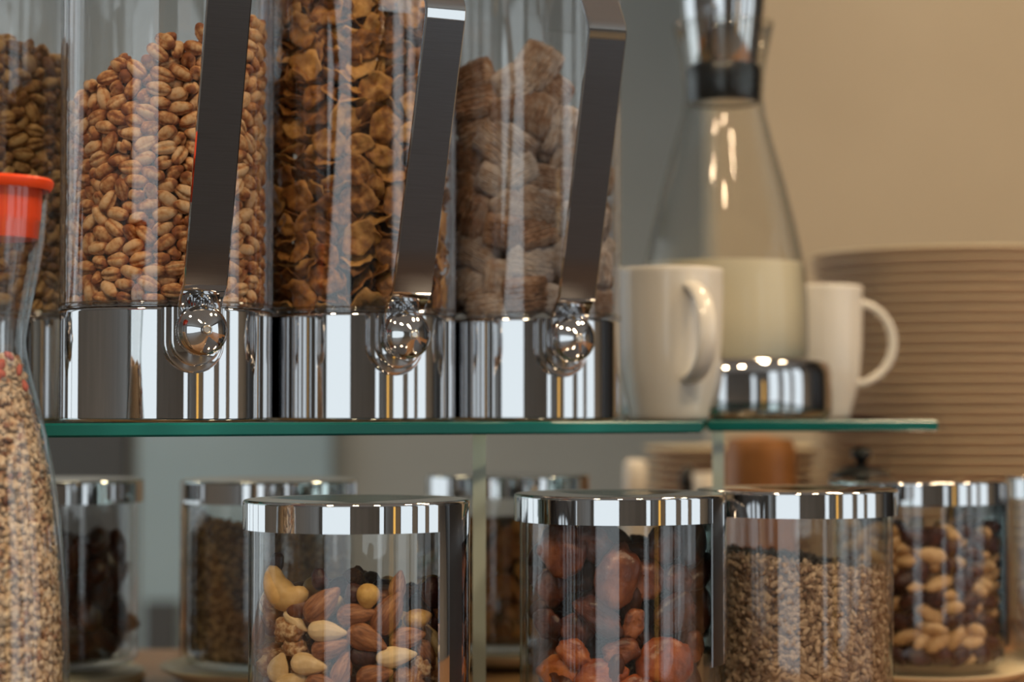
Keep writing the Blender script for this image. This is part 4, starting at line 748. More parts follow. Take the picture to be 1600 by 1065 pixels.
0,488,-282,1677,-49,-33,37,0,539,-156,1668,-50,79,-32,0,550,102,1738,51,-13,81,0,507,158,1692,-42,67,-57,0,-490,73,1743,-22,-16,95,0,-470,-27,1603,93,22,11,0,-457,-123,1629,-1,-21,-98,0,-372,-264,1723,82,-9,-3,
0,-279,-370,1720,44,-13,-80,0,-115,-514,1733,55,58,38,0,-62,-439,1695,-43,13,87,0,29,-481,1669,-48,-73,-38,0,177,-416,1698,-87,29,25,0,376,-271,1701,-95,10,27,0,411,-167,1669,8,-33,-68,0,450,-116,1728,8,-32,88,
0,479,-7,1719,84,24,18,0,-478,171,1757,77,6,37,0,-550,13,1717,86,-33,36,0,-525,-155,1690,34,47,-80,0,-477,-244,1692,10,-13,-88,0,-279,-481,1670,-36,-39,79,0,-199,-506,1747,40,-18,-85,0,40,-534,1754,29,41,50,
0,82,-556,1684,14,66,-65,0,204,-525,1701,-24,77,-60,0,380,-389,1708,60,-71,-15,0,453,-220,1735,-40,37,-82,0,538,-159,1752,-57,64,-43,0,552,-55,1718,10,74,-43,0,513,225,1750,70,-57,22,0,-458,-56,1691,12,80,-50,
0,-424,-143,1705,-25,-85,19,0,-423,-202,1769,42,-85,-30,0,-456,-325,1757,52,82,18,0,-260,-448,1746,-30,82,-49,0,144,-479,1749,-59,-19,5,0,113,-463,1668,53,-31,-41,0,281,-368,1727,21,-95,-15,0,455,-329,1748,6,2,-84])
SIM_FLAKE = unpack([
2,-483,128,51,37,89,25,1,-489,-39,81,91,-4,40,1,-255,-405,91,-37,78,7,1,122,-521,59,-35,-1,3,1,212,-405,100,30,54,-2,1,453,-136,98,57,58,-17,0,494,20,65,2,32,22,1,-537,16,89,63,65,12,
2,-396,-363,41,90,-41,-5,1,-294,-493,99,-51,51,21,2,-158,-485,19,0,0,66,1,344,-406,79,-55,-9,13,0,549,-207,116,-68,19,71,0,557,-31,176,17,71,5,1,-486,99,169,14,34,33,0,-393,-332,106,-18,3,-64,
1,-119,-485,92,-38,-86,1,2,-23,-507,59,-26,32,-70,2,108,-416,83,40,-63,66,1,337,-303,92,-73,-17,44,0,470,150,210,-13,68,-54,1,-554,126,135,-57,-42,39,0,-538,-164,118,71,5,-70,2,-448,-260,53,-9,1,-59,
1,-151,-550,198,-5,-70,69,0,389,-287,140,41,-7,90,1,434,-89,241,12,-70,-19,0,544,70,172,-73,-31,47,2,-404,-140,86,-66,-25,71,2,-526,-97,205,26,27,92,1,-237,-444,263,-63,60,-38,2,-279,-423,281,-33,-27,57,
0,243,-382,222,54,-6,52,2,407,-361,185,-37,22,-86,1,491,113,351,-47,85,-4,0,-492,-65,268,30,-90,1,1,-360,-381,194,47,-81,9,2,-148,-443,237,50,-48,-25,0,71,-498,171,45,0,-83,0,283,-507,147,-74,10,33,
0,422,-287,263,15,-94,10,1,518,19,294,5,-14,-54,0,-414,-290,311,-21,-98,3,0,-417,-288,192,-34,-2,-27,1,-76,-468,210,78,3,-53,1,8,-500,300,6,-97,-21,0,219,-440,402,-87,-1,9,0,437,-275,317,86,43,-28,
1,438,38,440,64,20,69,2,-561,144,285,-36,62,-59,1,-452,-231,351,91,39,-2,2,-447,-220,222,3,27,96,2,46,-539,322,-3,30,-95,1,155,-484,230,-48,-30,80,0,276,-397,302,39,21,-21,2,515,61,443,-31,37,-76,
2,-467,95,221,-30,21,-63,2,-495,20,361,-5,23,95,0,-377,-335,359,28,-14,77,1,21,-488,400,-1,-40,-91,2,139,-497,485,-48,41,-35,2,519,-104,378,-63,-21,36,2,447,-79,405,-34,66,-63,0,-499,-37,336,83,-52,-9,
2,-562,-163,420,-69,-14,-71,2,-134,-546,351,12,-74,59,1,259,-501,365,29,-59,75,1,384,-327,420,-22,-26,78,2,545,-142,351,67,10,64,2,487,167,471,7,-64,-73,2,-464,110,331,-27,41,54,0,-435,-146,450,-59,37,-53,
0,-257,-440,402,-46,13,-58,1,23,-480,477,-14,-43,-77,1,145,-483,590,-23,-96,-15,1,457,-220,451,89,3,-8,1,486,-126,493,81,-56,-13,1,-548,143,445,-23,-67,6,1,-480,-138,446,68,-38,-56,2,-316,-469,401,37,-59,20,
0,56,-558,457,38,59,-56,1,455,-248,353,62,-71,-1,2,353,-348,466,31,-11,-21,2,552,18,466,49,16,71,1,-480,41,484,-13,88,1,1,-389,-349,472,-90,41,-7,2,-423,-404,552,-60,35,-17,2,-22,-462,534,-6,-46,-88,
0,-157,-506,625,-35,-22,-36,2,233,-469,488,25,5,96,0,529,14,586,31,-35,-82,1,-532,134,602,1,-85,-23,2,-557,-23,463,68,52,48,2,-220,-395,493,-32,-55,69,2,-146,-544,502,72,17,-39,2,-57,-582,598,-70,19,6,
1,482,108,610,-3,-33,19,0,579,-103,573,-58,-40,51,2,-445,120,634,-18,71,7,2,-408,-186,611,-49,57,-6,2,-281,-449,567,-38,-50,-3,0,37,-489,660,21,-53,67,0,310,-418,634,-90,25,20,0,298,-396,540,1,32,-66,
1,495,115,697,5,-8,49,0,-501,-37,551,13,1,-77,2,-475,-241,516,25,-4,-64,0,-351,-335,588,-71,-60,38,0,-126,-446,459,46,-52,-6,0,296,-464,701,27,60,-54,2,462,-183,541,6,1,-74,1,481,159,824,-17,-76,-57,
1,-505,-37,632,-3,11,99,0,-477,-209,603,-27,-30,83,2,-373,-291,693,12,31,87,1,61,-564,705,0,-70,71,0,142,-472,787,-37,2,17,2,399,-288,617,1,51,-60,2,363,-226,609,-9,70,-41,2,-468,108,699,47,-3,-84,
2,-469,-27,731,35,-42,-82,1,-328,-335,647,81,-40,-4,2,-30,-426,643,70,10,-17,2,154,-457,673,0,95,32,0,496,-140,642,24,-23,-53,2,525,4,720,21,-13,-26,0,-526,100,812,73,54,18,2,-471,-173,746,56,-50,-33,
0,-317,-451,730,-27,-71,63,1,-67,-494,766,5,-28,-34,2,159,-525,760,-29,-35,-65,0,479,-336,604,-71,20,63,0,495,-132,709,23,-17,-57,0,-517,8,749,-40,-5,78,2,-561,-145,756,-76,11,-55,0,-498,-311,716,31,63,59,
2,-105,-493,800,-25,-15,58,2,411,-335,721,27,4,-73,0,476,-173,757,31,-2,-89,1,505,39,788,6,-5,-92,1,-436,34,917,8,-67,-27,0,-376,-312,912,88,-40,-15,2,-413,-109,855,37,-60,-18,1,-205,-459,752,67,-58,-22,
1,158,-450,930,-17,54,-73,0,425,-251,864,79,-22,21,0,459,47,914,65,-35,-65,1,-524,135,877,22,81,-15,1,-396,-231,797,80,-30,-31,2,-305,-370,763,0,45,-5,2,-44,-478,888,-97,22,-9,2,305,-371,720,11,15,-98,
1,311,-389,858,75,15,-54,1,503,-89,874,-46,86,-22,1,-568,-41,890,59,-38,-59,2,-508,-125,880,-22,46,-58,1,-226,-448,836,-22,-9,-86,0,-439,-348,829,-51,19,-52,2,342,-341,837,-36,41,21,1,33,-571,881,7,-71,70,
2,520,87,901,65,-24,-66,1,-273,-428,968,-62,-9,58,1,-220,-449,1080,-5,-9,-99,1,-185,-472,909,96,27,-1,0,-385,-336,958,11,9,98,0,444,-384,880,-70,12,60,0,560,-46,1049,6,71,-5,1,569,94,910,-69,-6,72,
0,-463,27,1013,-33,-41,35,0,-485,-136,973,28,-23,62,1,-478,-47,1219,-6,77,40,2,112,-414,864,68,25,4,0,489,-132,950,10,20,72,1,440,-206,890,66,56,-29,1,480,163,1210,77,31,-4,2,-540,158,956,0,-66,-35,
0,-505,97,1172,-66,-62,17,2,56,-558,1038,10,76,-61,2,-205,-463,989,-42,-17,46,1,-109,-497,953,27,7,42,2,246,-492,862,-19,44,-87,2,503,170,992,-29,-59,-60,2,-422,89,1178,-40,-60,39,1,-454,81,1273,-24,-47,53,
2,205,-545,979,0,-73,-67,2,46,-489,981,16,-51,-77,1,276,-437,1009,72,-1,-60,1,477,-23,1074,22,-82,-38,1,487,34,1166,-4,30,-51,0,-529,108,1098,58,-61,-47,1,-358,-346,1027,-63,-77,9,1,-118,-554,1049,7,-72,68,
0,222,-543,1166,-48,50,67,2,178,-492,1071,26,-63,-73,1,435,-257,1026,-1,-11,91,0,484,93,1054,50,2,59,0,-479,-153,1039,24,21,-72,2,-432,-168,1200,-16,58,53,0,-460,-228,1076,25,-6,-53,0,377,-350,1079,-91,-40,-10,
2,338,-365,1006,-89,42,-17,2,522,-46,1262,-16,-93,-25,2,517,-138,1072,4,-61,55,1,-516,66,1304,72,50,36,1,-33,-538,1197,57,-60,50,0,44,-491,1105,48,77,-13,0,-186,-426,1201,-4,78,57,2,371,-453,1142,39,-59,-71,
1,397,-193,1144,22,-67,-51,1,527,95,1321,-18,43,-20,2,-471,121,1419,-97,1,22,1,-515,-253,1185,-29,66,15,1,-317,-310,1142,-42,57,18,0,-175,-489,1213,-81,-3,-25,0,453,-229,1154,2,47,-8,1,494,-143,1214,10,36,71,
1,521,30,1219,-42,-86,1,2,-540,156,1339,61,-20,-74,2,-549,-81,1151,-21,-49,57,1,-389,-365,1153,38,45,-74,0,11,-456,1189,-57,42,56,0,212,-411,1162,-44,75,-49,1,530,-113,1317,-36,44,-79,0,448,53,1396,-55,-49,55,
2,-479,11,1400,46,-31,66,1,-507,-114,1277,17,-30,-21,2,-476,-224,1189,-66,31,-26,1,-353,-376,1272,-99,11,7,0,142,-503,1230,11,-46,-71,0,490,-80,1379,43,-59,-67,1,476,108,1476,21,-81,11,1,-577,10,1393,-70,-2,-71,
1,-418,-288,1440,5,-30,-84,2,-230,-533,1346,-75,-12,-27,1,381,-327,1203,-85,9,-7,2,-347,-435,1162,56,-8,-35,1,555,-77,1479,42,-72,-24,0,574,126,1437,-30,-65,44,1,-494,112,1538,-34,-92,-6,0,-440,-109,1428,-8,-53,28,
0,-430,-276,1598,56,-44,70,1,327,-415,1378,-13,88,-37,0,-198,-503,1246,-23,-50,84,2,408,-246,1291,2,1,-83,1,542,129,1593,-10,-52,55,2,-489,115,1463,-10,17,-94,1,-536,-165,1370,36,75,29,1,-429,-250,1290,20,34,-40,
1,-102,-497,1347,34,42,42,1,398,-306,1418,-21,-78,-59,1,388,-413,1301,-42,59,-65,1,460,-214,1375,27,2,0,2,-500,-213,1502,-50,-78,30,2,-239,-423,1375,11,-96,-4,1,-399,-315,1337,12,8,-1,0,226,-445,1287,-12,35,24,
2,283,-346,1331,1,-75,-46,2,479,-202,1450,-2,-20,87,1,471,-19,1576,16,-49,-1,0,-507,35,1564,-3,11,-88,2,-530,-66,1506,-62,73,24,0,-242,-445,1421,-4,3,-42,2,-5,-520,1395,89,-41,-16,2,280,-430,1442,56,71,4,
2,395,-347,1500,-98,-10,-8,0,516,64,1646,57,65,48,0,-343,-375,1355,24,3,79,1,-499,-5,1636,-87,-49,6,2,-222,-376,1585,25,58,-77,1,30,-505,1316,8,11,44,0,245,-429,1495,87,-30,37,1,219,-436,1537,-41,-21,42,
2,466,106,1683,-6,-36,56,0,-472,184,1711,51,-50,20,0,-269,-481,1549,-18,-69,68,0,-129,-525,1570,14,45,85,2,-237,-412,1476,6,7,97,1,201,-398,1638,39,-69,59,2,319,-352,1589,25,50,44,1,413,-388,1594,-49,-35,22,
2,-446,35,1839,-38,66,-33,1,-494,114,1708,-70,-9,-40,2,95,-472,1456,-7,-50,-14,2,112,-462,1406,25,78,-2,1,161,-546,1409,10,72,-64,1,472,-217,1582,4,-23,45,0,509,18,1776,22,11,-60,1,-496,-184,1547,-25,14,-50,
2,-293,-392,1657,14,0,-68,0,-486,-175,1594,1,29,50,0,-73,-508,1449,-10,16,20,2,574,-107,1673,-53,-46,50,2,436,-317,1637,-29,47,83,1,469,-194,1531,-80,53,-4,1,-338,-369,1723,-98,1,-16,1,-139,-550,1882,-1,79,58,
1,-385,-329,1602,-19,72,-52,2,35,-449,1533,-51,-39,-23,0,502,77,1745,22,10,-43,2,430,-58,1652,-11,78,-21,2,408,-272,1652,-61,-10,14,0,-339,-374,1524,-56,39,73,0,-141,-520,1665,-34,31,10,0,78,-583,1660,-10,69,71,
1,301,-390,1713,90,33,-26,1,344,-372,1757,96,-10,-18,1,461,-205,1794,66,-14,70,0,506,-36,1840,-50,-84,-17,0,-458,-189,1746,-77,-59,22,0,-39,-514,1700,10,52,84,2,-96,-439,1559,-30,66,49,1,-276,-383,1814,-15,-43,89,
1,-10,-493,1817,5,-11,99,1,454,-236,1917,32,-1,41,1,476,156,1909,31,-65,-65,1,-306,-482,1774,-50,54,33,1,68,-530,1551,29,37,-70,2,137,-540,1771,-33,36,72,1,228,-482,1658,51,6,-1,2,259,-495,1763,54,-41,50,
1,501,-82,1922,6,-20,94,2,517,-44,1872,9,-19,92,2,-470,158,1889,-68,35,5,2,-168,-442,1737,-38,-20,-30,0,35,-520,1932,-76,27,-8,2,152,-446,1837,-33,-66,67,0,12,-455,1707,5,67,74,2,384,-191,1862,65,28,37,
1,-507,-10,1706,9,-27,-89,0,-479,-163,1662,-22,14,-71,0,-386,-405,1945,24,-65,37,1,-229,-433,1887,21,33,-27,0,-98,-493,1936,42,70,57,2,529,69,1919,11,-93,18,2,-489,-114,1821,-25,94,-21,0,-490,-69,1870,-11,-30,35,
0,-447,-262,1785,7,31,45,0,388,-333,1816,-59,-19,-54,0,99,-460,1926,11,-60,65,0,506,-222,1790,-26,62,-56,2,528,-89,1993,-66,72,9,0,-522,49,1785,-20,-39,53,2,-355,-322,1861,-9,-41,-56,0,-429,-271,1885,-28,-12,-40,
2,-491,134,1937,54,-18,-35,0,422,-152,1709,57,34,15,0,294,-391,1983,-81,-36,17,0,-507,11,1965,4,-12,58,0,196,-501,1994,41,40,-8,2,-551,40,1868,20,-46,-56,0,-454,-185,1989,35,-47,-9,1,271,497,117,-66,18,-3,
0,355,354,89,-44,-33,79,0,-4,501,138,5,1,-100,1,-178,-482,1985,-17,-20,87,2,433,-286,1956,7,19,-63,0,258,-393,1882,34,30,-4,1,-396,-186,1984,49,-42,-31,0,361,-431,1901,27,65,-36,1,46,508,103,99,8,9,
0,128,493,60,14,-98,9,0,-288,491,96,60,37,16,2,-352,316,60,-14,-34,-82,2,-104,576,71,67,23,-10,1,-420,381,85,65,29,29,1,-231,450,89,71,4,41,2,-71,476,39,99,-10,-1,0,-326,384,176,30,-7,51,
0,415,372,109,-33,59,9,2,-192,418,86,16,67,-44,1,266,381,96,-2,81,19])
SIM_MIX = unpack([
1,-408,116,43,6,-4,-98,1,-473,-5,43,19,-98,-9,1,-396,-184,42,-41,91,-10,1,-313,-376,43,18,-98,-4,0,-104,-513,61,10,-33,94,1,235,-370,42,-32,-94,10,0,333,-255,62,33,63,70,0,453,-221,57,10,6,-38,
1,457,33,42,-11,-4,49,0,-508,76,109,35,8,-93,0,-497,-145,68,-18,28,75,1,-373,-291,49,38,-84,-38,1,-125,-379,42,31,94,12,0,40,-503,60,-41,-81,42,0,190,-489,60,22,-37,-88,0,369,-379,73,12,-77,-47,
0,500,-91,57,-7,9,16,1,417,164,43,-2,6,19,0,-474,196,106,41,16,90,1,-424,-4,120,-2,28,-90,1,-282,-322,110,-19,5,63,0,-245,-461,73,85,-23,-42,0,0,-405,119,-25,-25,4,0,117,-398,89,74,51,37,
0,413,-300,143,-2,-95,26,0,522,3,125,-13,-20,-78,0,488,177,131,28,85,41,0,-388,135,156,29,32,-48,0,-391,-105,137,-18,-52,-3,0,-391,-355,155,-74,-14,-49,0,-139,-418,130,6,-19,-6,1,37,-528,168,16,-27,16,
1,266,-440,151,-10,-5,6,0,249,-317,134,15,-3,48,1,504,-160,147,10,-15,-83,1,424,76,114,-53,-26,-13,1,-541,-35,156,60,-36,-55,1,-457,-51,209,42,69,40,1,-416,-235,119,0,2,30,1,-172,-340,197,-61,-28,-49,
1,-62,-498,181,-40,-34,20,0,114,-398,202,0,17,-86,0,308,-276,234,-14,25,-60,0,363,-179,150,-13,-41,-47,0,399,134,202,3,-100,0,1,-521,94,219,10,38,59,1,-530,-76,246,-1,-43,57,0,-313,-259,187,-75,-33,52,
1,-193,-493,193,96,-13,17,1,-62,-397,218,88,20,-3,1,156,-505,182,0,89,1,0,387,-351,291,-10,-7,-96,1,381,-79,87,47,-1,-78,0,517,69,227,6,14,-75,1,-408,37,219,35,58,66,0,-504,-156,316,-29,-59,44,
0,-463,-206,204,40,-87,29,0,-280,-392,216,-76,-54,8,1,-7,-529,265,99,-6,-8,1,223,-372,228,32,30,64,0,470,-239,244,-57,-59,12,1,444,-31,233,-14,-17,97,0,411,55,295,92,-16,13,0,-394,124,307,-37,-8,16,
1,-363,-135,255,60,68,34,1,-408,-285,257,80,8,45,0,-217,-460,285,-19,-33,-81,0,126,-490,293,-6,-21,-74,1,324,-418,230,88,41,-14,0,371,-186,288,71,-61,-9,1,461,-124,217,-48,-8,-11,1,442,180,285,-12,8,-97,
1,-502,179,273,-38,-2,65,0,-404,-21,332,-13,55,62,1,-342,-339,288,-22,64,-61,0,-96,-448,326,-33,-12,51,0,29,-410,295,-72,-59,-33,0,241,-444,324,67,73,-3,1,317,-371,373,5,-22,-62,1,539,-61,325,59,-49,-54,
0,512,103,349,54,-74,15,0,-484,183,377,8,17,67,1,-511,17,354,-3,0,51,1,-452,-279,353,33,75,-1,1,-286,-386,327,-25,60,-60,1,-26,-535,362,-90,9,20,1,139,-380,321,-40,20,59,1,448,-178,355,-4,-98,11,
1,419,-79,309,-92,36,5,1,398,105,376,58,-80,13,0,-390,111,420,15,9,44,1,-407,-138,373,74,36,-7,1,-330,-237,377,-7,-69,70,1,-182,-381,342,-2,-33,-59,1,113,-504,398,17,89,-43,0,194,-351,404,-30,-10,-95,
1,399,-267,368,42,5,-20,0,409,-79,409,-4,17,13,1,404,161,443,85,39,-1,0,-486,184,490,36,25,17,0,-488,-85,425,13,-63,-74,0,-494,-186,494,-38,61,-28,0,-360,-348,395,4,1,38,0,47,-401,417,-96,-22,-9,
0,259,-456,446,-86,-31,-14,0,285,-294,454,-62,45,-54,1,473,4,435,-36,17,-6,0,503,111,472,72,57,16,1,-512,41,446,-1,-22,45,1,-393,-30,459,-40,-78,32,0,-412,-297,489,87,40,-30,1,-111,-391,417,-34,-91,19,
0,2,-510,467,46,-32,-30,1,135,-483,483,2,-15,-85,0,407,-332,443,32,-88,-33,1,440,-207,440,-5,7,-100,1,437,178,524,39,-92,1,0,-386,118,529,11,1,-73,0,-527,-36,528,50,-57,-48,1,-259,-299,454,10,16,88,
1,-260,-431,421,96,5,12,0,45,-412,525,-10,3,-46,1,188,-339,519,-34,-23,25,1,445,-240,522,16,-22,-95,1,488,-121,475,93,27,-15,0,413,44,541,-20,79,56,0,-475,191,608,-43,-86,1,0,-356,-179,492,18,84,-3,
1,-288,-284,544,-17,-91,-38,0,-327,-408,495,-12,6,97,0,-138,-503,453,13,91,-32,0,210,-486,562,-61,-5,23,1,350,-167,505,-33,-15,56,0,517,-23,533,-29,80,-42,1,420,-50,584,10,-24,22,0,-418,68,622,4,-10,2,
1,-438,-73,558,77,-47,-41,0,-380,-351,590,18,-2,79,0,-189,-404,523,42,70,56,1,46,-528,577,2,-18,12,0,141,-388,607,-68,-64,-34,1,310,-397,530,-17,-44,-88,1,478,-139,572,0,-8,21,1,517,145,581,-68,62,-15,
0,-407,148,707,-19,7,97,1,-433,-228,575,-5,-4,49,0,-330,-237,648,-90,5,-15,1,-279,-389,599,-72,-53,24,1,-76,-387,518,0,44,-19,0,118,-495,686,-48,13,-67,1,449,-229,613,20,-15,17,1,373,-130,616,17,-21,47,
1,408,124,615,95,-15,12,0,-519,78,687,74,-54,41,0,-421,-131,645,97,5,12,1,-462,-261,653,43,89,-8,0,-193,-478,611,-16,93,21,1,-89,-491,558,-2,-8,33,1,278,-319,618,8,97,18,1,355,-318,557,-8,-22,92,
0,515,-98,671,-49,79,-27,0,403,25,676,-3,-37,46,1,-389,-37,689,-21,-60,-34,1,-530,-12,628,63,74,-17,1,-320,-350,684,-56,-17,26,0,-80,-515,669,-9,69,-12,1,5,-409,620,-4,5,-26,0,278,-426,643,-21,2,-21,
1,377,-189,672,-96,-13,-11,0,403,-91,738,0,17,31,0,496,182,691,66,-42,-44,1,-509,168,764,23,34,52,1,-508,-64,734,31,45,78,1,-379,-295,735,-3,0,-98,1,-210,-373,654,24,-93,-18,1,17,-446,696,69,-72,-5,
1,172,-413,715,78,-45,-18,1,386,-289,688,3,16,98,0,400,5,804,-39,3,-80,0,493,108,788,63,36,49,1,-451,26,770,-20,21,-69,0,-366,-155,754,-30,-74,39,0,-478,-209,733,86,-40,21,0,-96,-383,710,-60,-1,-24,
0,22,-411,791,14,-5,-93,1,261,-341,702,-30,9,-16,0,364,-215,768,92,-36,-9,0,522,40,666,-17,-73,-27,1,394,153,719,86,14,44,0,-429,166,823,93,-8,-27,1,-480,-159,815,0,36,89,1,-369,-392,777,50,-1,-44,
1,-180,-468,728,-83,55,-7,1,-5,-543,771,-63,7,6,0,277,-443,777,-15,-7,-98,1,342,-333,762,92,-36,-2,0,391,-141,850,-14,-31,-93,0,394,123,842,-76,28,-48,1,-409,66,849,40,-34,83,1,-432,-41,843,29,-3,29,
1,-256,-343,763,68,-73,-2,1,-190,-440,805,61,-78,3,0,118,-496,811,-67,29,-56,1,191,-353,791,90,1,1,1,301,-291,835,-3,-2,-100,1,495,-184,746,3,14,-80,0,491,176,898,-3,-7,-45,1,-543,-1,856,-55,33,-63,
1,-461,-125,891,9,-99,2,0,-334,-254,820,-1,3,-98,1,-214,-340,850,9,99,7,1,-91,-437,825,-16,38,-68,0,333,-400,864,-19,9,22,0,466,-247,834,61,36,49,1,532,-105,857,57,-37,-64,0,518,-20,787,-77,-49,-27,
1,-511,146,910,5,-8,66,1,-398,-200,903,-85,-11,15,1,-338,-340,885,8,18,-88,1,-271,-440,863,23,28,-93,0,8,-404,899,11,-5,20,1,162,-427,865,11,40,87,1,393,-305,905,-34,7,-61,0,436,-60,915,10,26,85,
1,429,46,941,-18,-52,-80,1,-499,-2,933,92,-33,-18,0,-386,-103,967,0,34,62,0,-229,-348,948,71,63,13,0,-122,-510,904,-92,22,-3,0,23,-519,883,-36,38,62,0,240,-448,950,-71,-66,13,0,457,-222,949,6,-9,-99,
1,469,-119,996,24,-8,96,0,398,143,967,21,10,-96,0,-403,30,973,19,49,-15,1,-509,-168,980,-30,24,-57,1,-441,-294,875,-40,29,80,1,-106,-388,942,-59,-42,-10,1,167,-358,926,-54,0,-81,1,272,-272,925,14,-55,-72,
0,346,-197,999,-31,-14,60,0,520,-2,989,15,9,-67,0,-402,148,942,-15,42,-2,0,-359,-251,980,-64,4,31,1,-331,-427,947,-51,18,-27,0,-41,-475,985,-21,9,-32,1,111,-492,934,90,-19,-29,0,328,-344,986,-81,-31,-49])

def scatter(meshes, cx, cy, z0, z1, r0, r1, n, mind, rng, front=None):
    """random loose fill between two radii, no closer than mind"""
    out = []; pts = []
    for k in range(n * 30):
        a = rng.uniform(0, 2 * PI); r = math.sqrt(rng.uniform(r0 * r0, r1 * r1)); z = rng.uniform(z0, z1)
        if front and not front(math.degrees((a + PI / 2 + PI) % (2 * PI) - PI), r, z): continue
        p = (cx + r * math.cos(a), cy + r * math.sin(a), z)
        if any((p[0] - q[0]) ** 2 + (p[1] - q[1]) ** 2 + (p[2] - q[2]) ** 2 < mind * mind for q in pts): continue
        pts.append(p)
        q = Quaternion((rng.gauss(0, 1), rng.gauss(0, 1), rng.gauss(0, 1), rng.gauss(0, 1))).normalized()
        out.append((meshes[len(out) % len(meshes)], Matrix.Translation(p) @ q.to_matrix().to_4x4()))
        if len(out) >= n: break
    return out


# ------------------------------------------------------------------ dispenser contents (poured piles settled by a physics run)
def pour(sim, meshes, cx, cy, z0, keep, limit, label, group, name, cat, m, stuff_label, rot=0.):
    cand = []
    for si, mx in sim:
        p = mx.translation
        if not keep(p): continue
        r = math.hypot(p.x, p.y); ang = math.degrees(math.atan2(p.x, -p.y))
        cand.append((r - max(0, abs(ang) - 85) * .0012, si, mx))
    cand.sort(key=lambda c: -c[0])
    T = Matrix.Translation((cx, cy, z0)) @ Matrix.Rotation(rot, 4, 'Z')
    for i, (s, si, mx) in enumerate(cand[:limit]):
        o = obj(name, meshes[si if len(meshes) == 3 else i % len(meshes)]); o.matrix_world = T @ mx
        if m: o.data = own(o.data, m)
        tag(o, label, cat, group)
    rest = cand[limit:]
    if rest: joined(name + '_pile', [(meshes[si if len(meshes) == 3 else i % len(meshes)], T @ mx) for i, (s, si, mx) in enumerate(rest)], m or meshes[0].materials[0], stuff_label, cat)
_own = {}
def own(me, m):
    k = (me.name, m.name)
    if k not in _own: c = me.copy(); c.materials.clear(); c.materials.append(m); _own[k] = c
    return _own[k]
CZ = BZ1 + .0012
def filler(cx, cy, z0, r, h, m, slope, name, label, cat):
    bm = bmesh.new(); lathe(bm, [(0, 0), (r * .6, 0), (r, 0)] + [(r, h * k / 10) for k in range(1, 11)] + [(r * .6, h + .004), (0, h + .006)], 40)
    for v in bm.verts:
        f = v.co.z / h; v.co.z += v.co.x * slope * f
        n = noise.noise(v.co * 140) * .004 + noise.noise(v.co * 320) * .003; d = Vector((v.co.x, v.co.y, .3 * (f > .95))); 
        if d.length > 1e-5: v.co += d.normalized() * n
    o = obj(name, mesh(name, bm, m)); o.location = (cx, cy, z0); return tag(o, label, cat, None, 'stuff')
x, y = DISP['puff']
pour(SIM_PUFF, PUFF, x, y, CZ, lambda p: p.z < .152 + p.x * .42 + .004 * math.sin(p.x * 260), 300, 'puffed wheat grain with browned tips, in the nearest dispenser', 'puffed wheat grains in the nearest dispenser', 'puffed_wheat_grain', 'cereal', None, 'puffed wheat grains packed behind the outer layer of nearest dispenser')
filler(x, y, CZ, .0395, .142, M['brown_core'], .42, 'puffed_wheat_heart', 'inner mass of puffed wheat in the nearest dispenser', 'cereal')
x, y = DISP['green']
pour(SIM_PUFF, PUFF, x, y, CZ, lambda p: p.z < .177 - p.x * .1 and p.x > -.02, 200, 'olive brown puffed grain in the left edge dispenser', 'olive brown puffs in the left edge dispenser', 'puffed_spelt_grain', 'cereal', M['puff_green'], 'olive brown puffs behind the outer layer, left edge dispenser', .3)
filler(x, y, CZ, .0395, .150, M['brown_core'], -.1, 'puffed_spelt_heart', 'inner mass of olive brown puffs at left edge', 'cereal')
x, y = DISP['flake']
rg = random.Random(21)
TOPF = [(k % 3, mx) for k, (me_, mx) in enumerate(scatter(FLAKE, 0, 0, .150, .212, .040, .052, 110, .0105, rg, lambda a, r, z: abs(a) < 120 and z < .192 - .55 * r * math.sin(math.radians(a))))]
pour(SIM_FLAKE + TOPF, FLAKE, x, y, CZ, lambda p: p.z < .215, 300, 'toasted brown cereal flake in the second dispenser', 'toasted flakes in the second dispenser', 'cereal_flake', 'cereal', None, 'toasted flakes packed behind the outer layer of second dispenser')
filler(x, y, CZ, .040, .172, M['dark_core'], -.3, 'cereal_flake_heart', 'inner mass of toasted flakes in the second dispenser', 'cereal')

# ------------------------------------------------------------------ hand placed pieces against the glass
def place(me, name, px, py, lpx, ang, jarxy, Rin, length, thick, label, cat, group, wscale=1., depth=0., tilt=0.):
    """lay a piece flat against the inside of a round glass wall, long axis at 'ang' degrees in the picture, lpx pixels long"""
    cx, cy = jarxy
    p = on_cylinder(px, py, cx, cy, Rin - thick - depth)
    s = (lpx / F * p.y) / length
    n = Vector((p.x - cx, p.y - cy, 0)); 
    if n.length > 1e-6: n.normalize()
    th = thick * s
    p = on_cylinder(px, py, cx, cy, Rin - th - depth - .0004)
    n = (Vector((p.x - cx, p.y - cy, 0)).normalized() * .75 + Vector((0, -1, 0)) * .25).normalized()
    t = Vector((0, 0, 1)).cross(n).normalized(); z = n.cross(t)
    if t.x < 0: t = -t
    z = Vector((0, 0, 1)); a = math.radians(ang)
    X = (t * math.cos(a) + z * math.sin(a)).normalized()
    Y = n.cross(X).normalized()
    R3 = Matrix((X, Y, n)).transposed().to_4x4()
    o = obj(name, me); o.matrix_world = Matrix.Translation(p) @ R3 @ Matrix.Rotation(math.radians(tilt), 4, 'X') @ Matrix.Diagonal((s, s * wscale, s * max(.6, min(1.1, s)) / s if False else s, 1))
    tag(o, label, cat, group); return o
